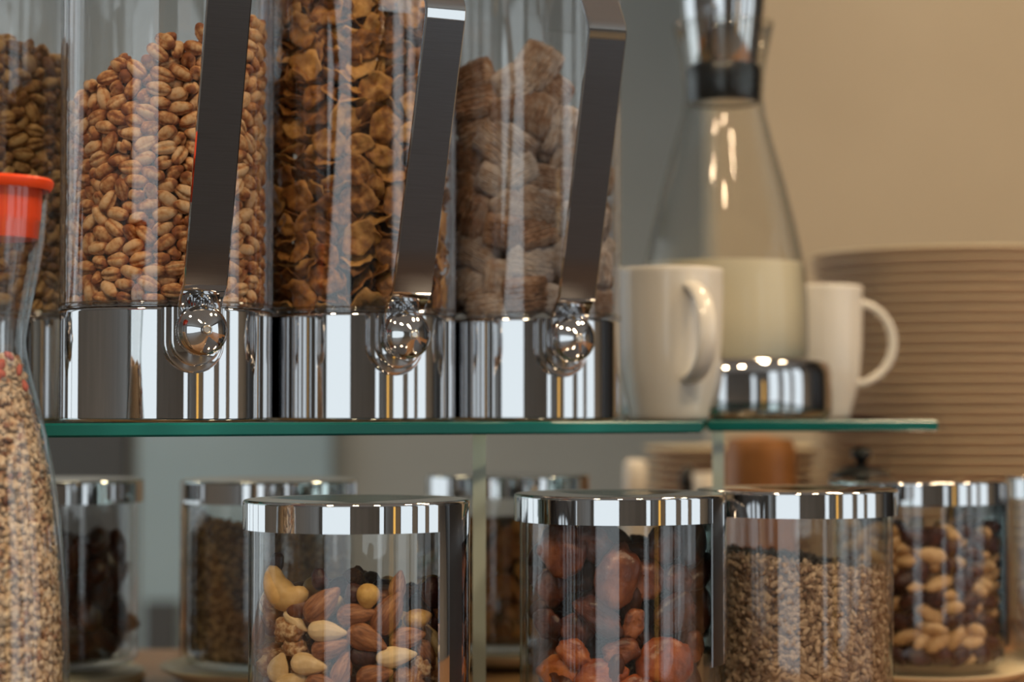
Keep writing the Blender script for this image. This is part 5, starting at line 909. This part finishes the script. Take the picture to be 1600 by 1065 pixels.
# --- frosted wheat bites (third dispenser)
BITE = [bite_mesh(s) for s in range(5)]
G = 'frosted wheat bites in the third dispenser'
bites = [(806,132,70,30,'pale bite high in the heap, left of the crowning one'),(866,140,60,-40,'bite at the top of the heap beside the last handle'),(790,172,56,10,'dusty bite filling the upper middle of third dispenser'),(744,122,62,20,'topmost brown bite at the left of the third dispenser'),(838,106,78,60,'big pale bite crowning the heap in the third dispenser'),(748,158,88,8,'brown arched bite under the top left one'),
 (716,185,50,80,'narrow brown bite left under the arched one'),(790,225,96,-38,'big lavender grey frosted bite in the middle of the heap'),(752,206,76,20,'dusty brown bite left of the big grey one'),(836,180,78,70,'tall brown bite right above the big grey one'),
 (876,205,84,80,'pale upright bite beside the last handle'),(733,246,60,-20,'small brown bite at the left wall of third dispenser'),(858,284,70,-8,'smooth brown bite right of centre, third dispenser'),(812,268,60,25,'short brown bite below the big grey one'),
 (727,285,50,10,'dark brown bite at the left wall, halfway down'),(770,282,56,-30,'shadowed brown bite in the middle, halfway down'),(740,332,86,62,'ridged upright bite showing its fibres at left'),(842,322,76,-14,'pale frosted bite lying left of the last handle'),
 (795,322,56,35,'grey brown bite between the ridged and the pale one'),(786,362,64,-12,'pale bite under the ridged upright one'),(838,362,64,18,'dark grey bite left of the lower handle'),(880,250,50,70,'bite half hidden behind the last handle'),
 (745,396,72,-25,'brown bite left of centre, third from the bottom'),(716,372,48,75,'narrow bite at the left wall above the rim'),(830,410,78,-8,'big tan bite with a square face low at right'),(733,444,64,40,'tan bite low at the left wall'),
 (782,436,60,80,'upright greyish bite low in the middle'),(822,462,72,8,'flat tan bite on the bottom at right'),(764,474,78,6,'flat tan bite on the bottom at left'),(712,470,44,30,'small bite in the bottom left corner'),(930,420,64,80,'upright tan bite right of the last handle'),
 (936,350,56,60,'brown bite right of the last handle, halfway down'),(934,474,56,5,'flat bite on the bottom right of last handle'),(870,470,56,-15,'bite on the bottom behind the last handle'),(880,400,60,60,'bite behind the lower part of last handle'),(940,280,50,80,'topmost bite right of the last handle'),(870,340,60,70,'bite hidden behind the middle of last handle')]
for i, (px, py, l, a, lab) in enumerate(bites):
    place(BITE[i % 5], 'wheat_bite', px, py, l * 1.04, a, DISP['bite'], .0615, .030, .0078, lab, 'cereal', G, rnd.uniform(.95, 1.15), rnd.uniform(0, .004), rnd.uniform(-16, 16))
rg = random.Random(5); x, y = DISP['bite']
bs = scatter(BITE, x, y, CZ + .012, CZ + .128, .0, .029, 60, .0185, rg) + scatter(BITE, x, y, CZ + .012, CZ + .10, .044, .047, 40, .023, rg, lambda a, r, z: abs(a) > 75)
bs = [(m_, mx @ Matrix.Scale(.92, 4)) for m_, mx in bs]
joined('wheat_bite_pile', bs, M['bite'], 'frosted wheat bites packed behind the front ones, third dispenser', 'cereal')

# --- mixed nuts (front jar)
AL = [almond_mesh('almond', M['almond'], s) for s in (0, 2)]; BL = [almond_mesh('blanched_almond', M['blanched'], 1, .95)]
HZ = hazel_mesh('hazelnut', M['hazelnut']); DZ = hazel_mesh('dark_hazelnut', M['darknut']); CS = cashew_mesh(); WN = [walnut_mesh(1), walnut_mesh(2)]
RS = [lumpy('raisin', .0085, .0065, .0055, M['raisin'], s, .22) for s in (1, 2)]
KIND = {'A': (AL, 'almond', .025, .0048), 'B': (BL, 'blanched_almond', .025, .0046), 'H': ([HZ], 'hazelnut', .0136, .0064), 'D': ([DZ], 'dark_hazelnut', .0136, .0064), 'C': ([CS], 'cashew', .0262, .0058), 'W': (WN, 'walnut', .025, .0062), 'R': (RS, 'raisin', .017, .0055)}
NJ = JARS['nuts'][:2]
nuts = [('C',452,903,88,-58,1,0,'curved cream cashew at the top left of the nut heap'),('R',432,879,34,70,1,.006,'dark raisin behind the top of the cashew'),('R',500,905,38,-70,1,.006,'dark raisin touching the right end of the cashew'),
 ('A',504,944,72,44,1.02,0,'brown almond leaning up right below the cashew'),('D',466,950,38,20,1,.002,'round dark hazelnut left of the leaning almond'),('H',575,930,38,-100,1,0,'yellow hazelnut at the top middle of the heap'),('R',553,928,40,80,1,.007,'dark raisin tucked behind the yellow hazelnut'),
 ('A',557,960,62,6,1,.002,'brown almond lying under the yellow hazelnut'),('A',607,957,74,58,1.05,0,'big brown almond standing right of the yellow hazelnut'),('A',622,914,46,78,1.1,.008,'topmost brown almond sticking up at right'),('H',652,966,44,10,.72,0,'white oval nut at the right of the heap'),
 ('R',676,925,50,60,1.1,.003,'large dark raisin at the top right of the heap'),('R',684,962,50,80,1.1,.003,'large dark raisin right of the white oval nut'),('B',511,986,62,-4,.95,0,'blanched almond lying flat in the middle of the heap'),('B',462,970,50,-34,.7,.003,'thin blanched almond sloping down at left'),
 ('W',452,984,58,-10,1,.001,'bumpy brown walnut piece at the left of the heap'),('W',462,1013,50,-30,1,.003,'second walnut piece below the bumpy one at left'),('A',573,998,66,-26,1.08,0,'ridged brown almond sloping down right in the middle'),('A',637,996,60,8,1.05,.001,'brown almond lying flat right of centre'),
 ('A',517,1010,64,18,1.0,.002,'brown almond under the flat blanched almond'),('B',619,1025,66,4,.85,0,'pale blanched almond lying flat low at right'),('B',482,1038,60,-6,1.0,0,'pointed blanched almond low at left of centre'),('B',436,1044,50,70,1.5,0,'broad round blanched almond low at the left wall'),
 ('R',569,1024,46,-15,1.05,.003,'dark raisin between the pale almonds in the middle'),('A',667,1020,48,-50,1,.003,'brown almond at the right wall below the raisins'),('W',657,1043,42,-20,1,.002,'small crumbly walnut piece low at right'),('W',637,1060,52,-10,1.0,.0,'pale walnut half at the bottom right of the heap'),
 ('A',585,1056,58,12,1.1,.0,'brown almond at the bottom middle of the heap'),('A',535,1046,56,70,1.0,.003,'brown almond standing low in the middle'),('B',455,1070,62,25,1.1,.0,'blanched almond at the bottom left picture edge'),('R',686,1000,44,70,1,.003,'dark raisin at the right wall in mid height'),
 ('A',404,985,50,78,1,.003,'almond edge at the far left wall'),('B',415,938,44,60,.9,.006,'blanched almond at the far left under the cashew'),('A',505,1072,60,-12,1.,.0,'reddish almond at the bottom edge left of centre'),('R',690,1045,44,60,1,.003,'dark raisin at the bottom of the right wall'),('A',560,1085,60,-8,1.,.0,'almond just below the picture edge in the middle'),
 ('D',600,980,34,0,1,.008,'dark hazelnut hidden between the right almonds'),('D',540,1022,36,0,1,.006,'dark hazelnut hidden below the middle almond'),('R',430,965,40,20,1,.006,'dark raisin under the cashew at left')]
for i, (k, px, py, l, a, w, dp, lab) in enumerate(nuts):
    ms, nm, ln, th = KIND[k]
    place(ms[i % len(ms)], nm, px, py, l, a, NJ, .0578, ln, th, lab, {'A': 'almond', 'B': 'almond', 'H': 'nut', 'D': 'nut', 'C': 'cashew', 'W': 'walnut', 'R': 'raisin'}[k], 'mixed nuts in the front jar', w, dp, rnd.uniform(-10, 10))
JZ = .0195
allk = AL + BL + [HZ, DZ] + WN + RS
its = scatter(allk, NJ[0], NJ[1], JZ + .008, .100, 0, .036, 80, .0135, rg) + scatter(allk, NJ[0], NJ[1], JZ + .007, .098, .046, .0495, 80, .015, rg, lambda a, r, z: abs(a) > 70 or z < .045)
groups = {}
for me, mx in its: groups.setdefault(me.materials[0].name, []).append((me, mx))
nm_map = {'almond_skin': 'brown almonds', 'blanched_almond': 'blanched almonds', 'blanched_hazelnut': 'pale hazelnuts', 'dark_hazelnut_skin': 'dark hazelnuts', 'walnut_kernel': 'walnut pieces', 'dark_raisin': 'dark raisins'}
for mn, it in groups.items(): joined(nm_map[mn].replace(' ', '_'), it, bpy.data.materials[mn], nm_map[mn] + ' packed behind the front nuts of the nut jar', 'nuts')

# --- dried apricots (middle jar)
AP = [apricot_mesh(s) for s in range(4)]; AO = [apricot_mesh(s + 5, 'apricot_orange') for s in range(3)]
AJ = JARS['apricots'][:2]
apr = [(0,880,858,84,20,1.1,0,'large dark apricot at the top left of the jar'),(0,964,903,108,82,.66,0,'tall red brown apricot upright in the middle of the jar'),(0,1082,850,74,75,.7,.004,'dark apricot at the upper right wall of the jar'),(0,935,962,92,-32,.55,0,'long tan brown apricot sloping down at mid height'),
 (0,1056,958,82,14,.8,0,'red brown apricot at the right wall, mid height'),(1,1038,1036,92,35,.95,0,'big bright orange apricot low at right'),(1,897,1020,60,-30,.75,0,'small orange apricot low at left of centre'),(0,856,975,56,30,.95,.003,'purple brown apricot at the left wall'),
 (1,873,1050,76,10,.75,0,'flat orange apricot at the bottom left'),(1,938,1058,86,12,.7,0,'bright orange apricot at the bottom middle'),(0,970,1018,60,12,.7,.003,'red apricot left of the big orange one'),(0,862,918,64,60,1,.006,'dark apricot behind the left wall below the large one'),
 (0,1008,905,70,70,.9,.010,'shadowed apricot right of the tall upright one'),(0,1060,908,60,-20,.9,.004,'dark apricot above the red brown one at right'),(0,990,975,50,70,.7,.006,'small red apricot in the middle gap'),(0,925,850,70,0,.9,.010,'dark apricot under the lid in the middle'),
 (0,1040,850,70,30,.9,.010,'dark apricot under the lid right of centre'),(0,900,985,60,0,.9,.010,'shadowed apricot below the long tan one'),(0,1085,1010,50,80,.8,.004,'dark apricot at the lower right wall'),(1,990,1085,80,0,.8,.0,'orange apricot below the picture edge'),(0,838,1020,50,80,.8,.004,'dark apricot at the lower left wall'),(0,835,890,50,80,.8,.004,'dark apricot at the upper left wall')]
for i, (k, px, py, l, a, w, dp, lab) in enumerate(apr):
    ms = AO if k else AP
    place(ms[i % len(ms)], 'dried_apricot', px, py, l, a, AJ, .0576, .031, .0072, lab, 'apricot', 'dried apricots in the middle jar', w, dp, rnd.uniform(-12, 12))
joined('dried_apricot_pile', scatter(AP, AJ[0], AJ[1], JZ + .012, .118, 0, .034, 40, .02, rg) + scatter(AP, AJ[0], AJ[1], JZ + .012, .115, .042, .044, 40, .023, rg, lambda a, r, z: abs(a) > 70 or z < .05), M['date'], 'dried apricots packed behind the front ones, middle jar', 'apricots')  # pile darkened to date brown, painting in the shade of the gaps

# --- small loose stuff: sunflower seeds, linseed, muesli
def tiny_seed(a, b, c):
    bm = bmesh.new(); ellipsoid(bm, a, b, c, lambda v, t, p: Vector((v.x, v.y * (1 - .35 * v.x / a), v.z * (1 - .35 * v.x / a))), 6, 4); return mesh('seed', bm, M['seed'])
def oat(a, b, s):
    bm = bmesh.new(); n = 7; vs = [bm.verts.new((a * math.cos(2 * PI * i / n) * (1 + .2 * noise.noise(Vector((i, s, 0)))), b * math.sin(2 * PI * i / n), .0005 * math.sin(i * 2 + s))) for i in range(n)]
    c1, c2 = bm.verts.new((0, 0, .0006)), bm.verts.new((0, 0, -.0006))
    for i in range(n): bm.faces.new((vs[i], vs[(i + 1) % n], c1)); bm.faces.new((vs[(i + 1) % n], vs[i], c2))
    return mesh('oat', bm, M['muesli'])
def skin_of_seeds(seed_meshes, n, radius_at, z0, top_at, cx, cy, arc_deg, rng, jitter=.35, layer=.0022):
    out = []
    for k in range(n):
        a = math.radians(rng.uniform(-arc_deg, arc_deg)) - PI / 2
        z = z0 + (top_at(math.cos(a)) - z0) * rng.random() ** .97
        r, sl = radius_at(z); r -= .0008 + abs(rng.gauss(0, layer))
        nrm = Vector((math.cos(a), math.sin(a), -sl)).normalized(); t = Vector((-math.sin(a), math.cos(a), 0)); u = nrm.cross(t)
        nrm = (nrm + Vector((rng.gauss(0, jitter), rng.gauss(0, jitter), rng.gauss(0, jitter)))).normalized()
        q = rng.uniform(0, 2 * PI); X = (t * math.cos(q) + u * math.sin(q)); X = (X - nrm * X.dot(nrm)).normalized(); Y = nrm.cross(X)
        out.append((seed_meshes[k % len(seed_meshes)], Matrix.Translation((cx + r * math.cos(a), cy + r * math.sin(a), z)) @ Matrix((X, Y, nrm)).transposed().to_4x4()))
    return out
def lumpy_core(name, prof, cx, cy, m, label, cat, amp=.0015):
    bm = bmesh.new(); lathe(bm, prof, 48)
    for v in bm.verts: 
        d = Vector((v.co.x, v.co.y, 0))
        if d.length > 1e-5: v.co += d.normalized() * (noise.noise(v.co * 300) * amp)
    o = obj(name, mesh(name, bm, m)); o.location = (cx, cy, 0); return tag(o, label, cat, None, 'stuff')
sd = [tiny_seed(.0044, .0021, .0013), tiny_seed(.0039, .0019, .0012)]
x, y, z = JARS['seeds']
def seed_top(slope, base): return lambda c: base + slope * c
items = skin_of_seeds(sd, 5200, lambda z: (.0575, 0), JZ + .002, lambda c: .102 - .006 * c, x, y, 115, rg)
for k in range(500):
    a = rg.uniform(0, 2 * PI); r = .056 * math.sqrt(rg.random()); q = Quaternion((rg.gauss(0, 1), rg.gauss(0, 1), rg.gauss(0, 1), rg.gauss(0, 1))).normalized()
    items.append((sd[k % 2], Matrix.Translation((x + r * math.cos(a), y + r * math.sin(a), .102 - .006 * math.cos(a) * r / .056 + rg.uniform(-.002, .002))) @ q.to_matrix().to_4x4()))
joined('sunflower_seeds', items, M['seed'], 'small greyish brown sunflower seeds filling the jar right of apricots', 'seeds')
bm = bmesh.new(); lathe(bm, [(0, JZ), (.0545, JZ), (.0545, .0985), (0, .0985)], 40)
for v in bm.verts:
    if v.co.z > .09: v.co.z -= .006 * v.co.x / .0575
o = obj('sunflower_seed_heart', mesh('sunflower_seed_heart', bm, M['seed'], angle=40)); o.location = (x, y, 0); tag(o, 'inner mass of the sunflower seeds', 'seeds', None, 'stuff')
x, y, z = JARS['brown']
items = skin_of_seeds(sd, 2600, lambda z: (.0575, 0), JZ + .002, lambda c: .117 - .008 * c, x, y, 115, rg)
joined('linseed', items, M['seed_brown'], 'brown linseed filling the blurred jar behind the nuts', 'seeds')
lumpy_core('linseed_heart', [(0, JZ), (.0545, JZ), (.0545, .06), (.0545, .112), (.03, .116), (0, .116)], x, y, M['seed_brown'], 'inner mass of the brown linseed', 'seeds')

# muesli bottle with red lid
BX, BY = at(-20, 700, 1.07).x, 1.07
def pz(py): return CAMZ + (640 - py) * 1.07 / F
def pr_(px): return px / F * 1.07
outer = [(pr_(r), pz(y_)) for r, y_ in ((92, 288), (90, 300), (88, 340), (85, 375), (78, 420), (69, 465), (61, 505), (57.5, 530), (58.5, 545), (64, 575), (74, 612), (84, 650), (94, 690), (103, 740), (112, 800), (119, 860), (124, 930), (127, 1000), (129, 1080), (129, 1180))]
zb = outer[-1][1]
prof = outer + [(pr_(128), .006), (pr_(122), .001), (pr_(112), .0006), (0, .004), (0, .010), (pr_(116), .010)] + [(r - .0030, z) for r, z in outer[::-1]]
bm = bmesh.new(); lathe(bm, prof, 80, closed=False)
for i in range(1): pass
bt = thing('muesli_bottle', 'waisted glass bottle of muesli with orange-red lid at left edge', 'bottle', (BX, BY, 0))
obj('glass_body', mesh('glass_body', bm, M['glass']), bt)
lidp = [(0, pz(278)), (pr_(96), pz(279)), (pr_(99), pz(283)), (pr_(98.5), pz(289)), (pr_(94), pz(297)), (pr_(91), pz(299)), (pr_(91), pz(288.5)), (pr_(85), pz(288.5)), (pr_(84), pz(300)), (pr_(80), pz(340)), (pr_(77), pz(374)), (0, pz(374))]
lidp = [(0, pz(278)), (pr_(96), pz(279)), (pr_(99), pz(283)), (pr_(98), pz(290)), (pr_(93.5), pz(297)), (pr_(92.5), pz(287.6)), (pr_(82), pz(287.6)), (pr_(80), pz(330)), (pr_(76), pz(373)), (0, pz(373))]
obj('lid', lathe_mesh('lid', lidp, M['red'], 72, angle=35), bt)
oz = sorted([(z, r - .0034) for r, z in outer])
def bottle_r(z):
    for (z0_, r0_), (z1_, r1_) in zip(oz, oz[1:]):
        if z0_ <= z <= z1_: return r0_ + (r1_ - r0_) * (z - z0_) / (z1_ - z0_), (r1_ - r0_) / (z1_ - z0_)
    return oz[0][1], 0
oats = [oat(.0034, .0026, 1), oat(.0028, .0020, 2), oat(.0020, .0016, 3), oat(.0040, .0030, 4)]
items = skin_of_seeds(oats, 7000, bottle_r, .012, lambda c: pz(552) - .003 * c, BX, BY, 120, rg, .20, .0004)
mu = joined('muesli', items, M['muesli'], 'oat muesli with berry bits filling the bottle with orange-red lid', 'muesli')
cp = [(0, .0105)] + [(max(.001, r - .0014), z) for z, r in oz if z < pz(560)] + [(bottle_r(pz(556))[0] - .002, pz(556)), (0, pz(552))]
cp[1] = (cp[1][0], .0105)
lumpy_core('muesli_heart', cp, BX, BY, M['muesli_core'], 'inner mass of the muesli in the bottle', 'muesli', .0008)
bits = skin_of_seeds([lumpy('berry', .0042, .0032, .0024, M['muesli_red'], 3, .3, 200, None, 8, 6)], 7, bottle_r, pz(610), lambda c: pz(548), BX, BY, 80, rg, .3, .0005)
for me, mx in bits:
    o = obj('berry_bit', me); o.matrix_world = mx; tag(o, 'red dried berry bit at the top of the muesli in the bottle', 'berry', 'red berry bits in the muesli')
bits = skin_of_seeds([lumpy('raisin_bit', .0058, .0042, .0030, M['raisin'], 4, .3, 200, None, 8, 6)], 5, bottle_r, pz(800), lambda c: pz(730), BX, BY, 30, rg, .2, .0003)
for me, mx in bits:
    o = obj('raisin', me); o.matrix_world = mx; tag(o, 'dark raisin pressed to the glass halfway down the muesli bottle', 'raisin', 'raisins in the muesli')

# trail mix in the blurred right jar, dates, golden flakes
MIXD = [lumpy('dark_raisin', .0105, .0080, .0062, M['raisin'], 7, .2), lumpy('pale_nut', .0118, .0066, .0052, food('roasted_pale_almond', [(.3, (.66, .46, .26)), (.8, (.46, .28, .13))], 120., .45, .0002, 500., .3), 8, .10)]
x, y, z = JARS['mix']; kk = 0
for si, mx in SIM_MIX:
    p = mx.translation
    if p.z > .098 or math.hypot(p.x, p.y) < .040 or abs(math.degrees(math.atan2(p.x, -p.y))) > 100: continue
    o = obj('raisin' if si == 0 else 'almond', MIXD[si]); o.matrix_world = Matrix.Translation((x, y, JZ)) @ mx
    tag(o, 'dark raisin in the blurred jar at right' if si == 0 else 'pale almond in the blurred jar at right', 'raisin' if si == 0 else 'almond', ('dark raisins' if si == 0 else 'pale almonds') + ' in the blurred right jar')
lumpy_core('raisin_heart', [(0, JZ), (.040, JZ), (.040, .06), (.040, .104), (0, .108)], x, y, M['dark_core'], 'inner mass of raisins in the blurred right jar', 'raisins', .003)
x, y, z = JARS['dates']
DT = [lumpy('date', .0170, .0095, .0085, M['date'], s, .14, 110) for s in (1, 2)]
for i, (me, mx) in enumerate(scatter(DT, x, y, JZ + .011, .108,   .042, .0475, 60, .0155, rg, lambda a, r, z: abs(a) < 100)):
    o = obj('date', me); o.matrix_world = mx; tag(o, 'dark brown date in the blurred jar beside the muesli bottle', 'date', 'dates in the blurred left jar')
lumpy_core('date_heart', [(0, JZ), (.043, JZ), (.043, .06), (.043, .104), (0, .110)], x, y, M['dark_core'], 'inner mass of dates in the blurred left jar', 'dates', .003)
for key, lab, grp, hh in (('flakes', 'golden flake in the blurred jar between nuts and apricots', 'golden flakes in the blurred middle jar', .112), ('far', 'golden flake in the jar at right picture edge', 'golden flakes in the right edge jar', .098)):
    x, y, z = JARS[key]
    for me, mx in scatter(FLAKE2, x, y, JZ + .01, hh, .047, .0485, 90, .0125, rg, lambda a, r, z: abs(a) < 95):
        p = mx.translation; n = Vector((p.x - x, p.y - y, 0)).normalized(); t = Vector((0, 0, 1)).cross(n)
        q = rg.uniform(0, 6.28); X = t * math.cos(q) + Vector((0, 0, 1)) * math.sin(q); n2 = (n + Vector((rg.gauss(0, .25), rg.gauss(0, .25), rg.gauss(0, .25)))).normalized(); X = (X - n2 * X.dot(n2)).normalized()
        o = obj('golden_flake', own(me, M['flake_pale'])); o.matrix_world = Matrix.Translation(p + n * .004) @ Matrix((X, n2.cross(X), n2)).transposed().to_4x4() @ Matrix.Scale(.85, 4)
        tag(o, lab, 'cereal', grp)
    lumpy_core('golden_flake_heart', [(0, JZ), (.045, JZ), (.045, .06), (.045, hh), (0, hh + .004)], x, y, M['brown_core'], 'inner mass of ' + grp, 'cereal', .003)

# ------------------------------------------------------------------ mugs, carafe, plates
def mug(x, y, rot, label):
    t = thing('mug', label, 'mug', (x, y, SH1 + .0002), rot, 'white mugs on the glass shelves')
    if 'mug' not in globals().get('_mg', {}):
        R = .0400
        o = [(0, .002), (.024, .002), (.026, 0), (.0285, .0), (.0295, .002), (.0305, .008), (.0345, .022), (.0378, .040), (.0394, .062), (.0400, .09), (.0400, .108), (.0404, .1115), (.0396, .1125), (.0384, .1115), (.0378, .09), (.0370, .06), (.0345, .035), (.029, .016), (.024, .008), (0, .007)]
        body = lathe_mesh('body', o, M['china'], 64)
        bm = bmesh.new(); N, K = 12, 26; rows = []
        for k in range(K + 1):
            s = k / K; a = math.radians(100 - 208 * s)
            c = Vector((.0335 + .0330 * math.cos(a) + (.006 if s < .1 else 0) * 0, 0, .0640 + .0345 * math.sin(a)))
            if s > .8: c.x += (s - .8) * .012
            rad = Vector((math.cos(a), 0, math.sin(a)))
            rows.append([bm.verts.new(c + rad * (.0038 * math.cos(q)) + Vector((0, 1, 0)) * (.0075 * math.sin(q))) for q in [2 * PI * i / N for i in range(N)]])
        for k in range(K):
            for i in range(N): j = (i + 1) % N; bm.faces.new((rows[k][i], rows[k][j], rows[k + 1][j], rows[k + 1][i]))
        globals()['_mg'] = {'mug': (body, mesh('handle', bm, M['china']))}
    b, h = globals()['_mg']['mug']; obj('body', b, t); obj('handle', h, t)
p = at(1046, 600, 1.53); mug(p.x, p.y, math.radians(-70), 'white mug right of the last dispenser, handle towards the viewer')
mug(.2585, 1.745, math.radians(2), 'white mug behind the milk carafe, handle out to the right')

CX, CYY = at(1132, 600, 1.655).x, 1.655
def cz(py): return CAMZ + (640 - py) * 1.655 / F
def cr(px): return px / F * 1.655
ct = thing('milk_carafe', 'tapered glass milk carafe with chrome base and stopper', 'carafe', (CX, CYY, SH1 + .0002))
z_ = SH1 + .0002
def L(p): return [(r, z - z_) for r, z in p]
prof = L([(0, cz(600)), (cr(118), cz(600)), (cr(129), cz(585)), (cr(131), cz(540)), (cr(130), cz(470)), (cr(126), cz(420)), (cr(113), cz(355)), (cr(95), cz(285)), (cr(78), cz(225)), (cr(66), cz(180)), (cr(62), cz(150)), (cr(64), cz(115)), (cr(70), cz(80)), (cr(80), cz(35)), (cr(78.5), cz(34)), (cr(67), cz(82)), (cr(61), cz(115)), (cr(59), cz(150)), (cr(63), cz(181)), (cr(75), cz(226)), (cr(92), cz(286)), (cr(110), cz(356)), (cr(123), cz(421)), (cr(127), cz(470)), (cr(127), cz(580)), (0, cz(590))])
obj('glass_body', lathe_mesh('glass_body', prof, M['carafe'], 72), ct)
obj('base', lathe_mesh('base', L([(0, cz(652)), (cr(160), cz(652)), (cr(164), cz(648)), (cr(166), cz(640)), (cr(166), cz(585)), (cr(162), cz(569)), (cr(154), cz(562)), (cr(140), cz(560)), (cr(136), cz(562)), (cr(134), cz(605)), (0, cz(605))]), M['chrome'], 96, angle=50), ct)
obj('foot', lathe_mesh('foot', [(0, 0), (cr(156), 0), (cr(158), .001), (cr(158), cz(652) - z_ + .0005), (0, cz(652) - z_ + .0005)], M['rubber'], 64, angle=40), ct)
st = obj('stopper', lathe_mesh('stopper', L([(0, cz(158)), (cr(50), cz(158)), (cr(50), cz(104)), (cr(55), cz(98)), (cr(66), cz(10)), (cr(68), cz(-40)), (cr(60), cz(-52)), (0, cz(-54))]), M['chrome'], 72, angle=40), ct)
obj('seal_ring', lathe_mesh('seal_ring', L([(cr(50), cz(157)), (cr(54), cz(160)), (cr(58.5), cz(152)), (cr(60), cz(112)), (cr(57), cz(102)), (cr(50), cz(100))]), M['rubber'], 64, closed=True, angle=50), st, 'black rubber seal')
obj('milk', lathe_mesh('milk', L([(0, cz(586)), (cr(126), cz(578)), (cr(126.3), cz(470)), (cr(122.3), cz(421)), (cr(121.5), cz(412)), (0, cz(412))]), M['milk'], 64, angle=50), ct)

plate_me = lathe_mesh('plate', [(0, .002), (.085, .002), (.09, 0), (.095, .0), (.098, .003), (.125, .0095), (.1395, .0145), (.1405, .0155), (.1398, .0165), (.138, .0165), (.124, .0125), (.095, .006), (0, .005)], M['stackplate'], 72)
plate_me.materials.append(M['platerim'])
for f_ in plate_me.polygons:
    if f_.center.z > .0135 and math.hypot(f_.center.x, f_.center.y) > .13: f_.material_index = 1
ORD = 'topmost second third fourth fifth sixth seventh eighth ninth tenth eleventh twelfth thirteenth fourteenth fifteenth sixteenth seventeenth eighteenth nineteenth twentieth'.split()
ORD += ['twenty-' + w for w in 'first second third fourth fifth sixth seventh eighth ninth'.split()] + ['thirtieth'] + ['thirty-' + w for w in 'first second third fourth fifth sixth seventh eighth ninth'.split()] + ['fortieth']
def stack(x, y, n, scale, step, lab_top, lab, group):
    for k in range(n):
        o = obj('plate', plate_me); o.location = (x + rnd.uniform(-.0012, .0012), y + rnd.uniform(-.001, .001), .0006 + k * step); o.scale = (scale, scale, min(1, scale))
        j = n - 1 - k; tag(o, lab_top if j == 0 else lab.replace('plate within', 'plate ' + ORD[min(j, len(ORD) - 1)] + ' from the top of'), 'plate', group)
PX, PY = .430, 1.98
ztop = at(0, 386, 1.86).z
stack(PX, PY, int((ztop - .0165) / .0092) + 1, 1., .0092, 'topmost beige plate of the tall stack at right', 'beige plate within the tall stack at right', 'plates in the tall stack at right')
p = at(1150, 720, 2.28); stack(p.x, p.y, 18, .74, .0086, 'topmost plate of the low stack seen under the shelf', 'plate within the low stack seen under the shelf', 'plates in the low stack behind')
# blurred small things behind the lids
p = at(1188, 720, 1.93)
o = obj('canister', lathe_mesh('canister', [(0, 0), (.031, 0), (.033, .002), (.034, .02), (.034, .16), (.032, .166), (.030, .172), (.0, .176)], M['copper'], 48, angle=40)); o.location = (p.x, p.y, .0006); tag(o, 'terracotta brown canister standing under the short glass shelf', 'canister')
p = at(993, 740, 2.02); t = thing('salt_shaker', 'small white shaker seen blurred above the apricot jar lid', 'shaker', (p.x, p.y, .0006))
obj('body', lathe_mesh('body', [(0, 0), (.016, 0), (.017, .002), (.0125, .06), (.0115, .12), (0, .12)], M['china'], 32, angle=40), t); obj('cap', lathe_mesh('cap', [(.0115, .1203), (.012, .124), (.0116, .146), (.008, .1505), (0, .151)], M['china'], 32), t)
p = at(1075, 740, 2.02); t = thing('pepper_mill', 'small dark mill seen blurred left of the seed jar lid', 'mill', (p.x, p.y, .0006))
obj('body', lathe_mesh('body', [(0, 0), (.012, 0), (.0125, .02), (.008, .06), (.009, .10), (.0095, .12), (0, .12)], M['black'], 32, angle=40), t); obj('cap', lathe_mesh('cap', [(0.006, .1203), (.0085, .125), (.009, .135), (.005, .143), (0, .145)], M['black'], 32), t)
p = at(1102, 740, 2.0); t = thing('creamer', 'small white creamer seen blurred beside the dark mill', 'creamer', (p.x + .001, p.y, .0006))
obj('body', lathe_mesh('body', [(0, 0), (.011, 0), (.013, .01), (.0145, .06), (.012, .10), (.0135, .138), (.0125, .138), (.011, .10), (.013, .06), (0, .012)], M['china'], 32), t)
p = at(1346, 740, 1.73); t = thing('sugar_bowl', 'sugar bowl with dark knobbed lid behind the raisin jar', 'bowl', (p.x, p.y, .0006))
obj('body', lathe_mesh('body', [(0, 0), (.022, 0), (.024, .003), (.026, .06), (.025, .142), (.0225, .142), (.0225, .06), (0, .01)], M['china'], 40, angle=50), t)
ld = obj('lid', lathe_mesh('lid', [(0, .1424), (.027, .1424), (.027, .144), (.022, .1475), (.010, .152), (.004, .1535), (0, .1535)], M['black'], 40, angle=50), t)
obj('knob', lathe_mesh('knob', [(0, .1536), (.004, .1536), (.0045, .156), (.009, .160), (.0095, .163), (.006, .1665), (0, .167)], M['black'], 32), ld)
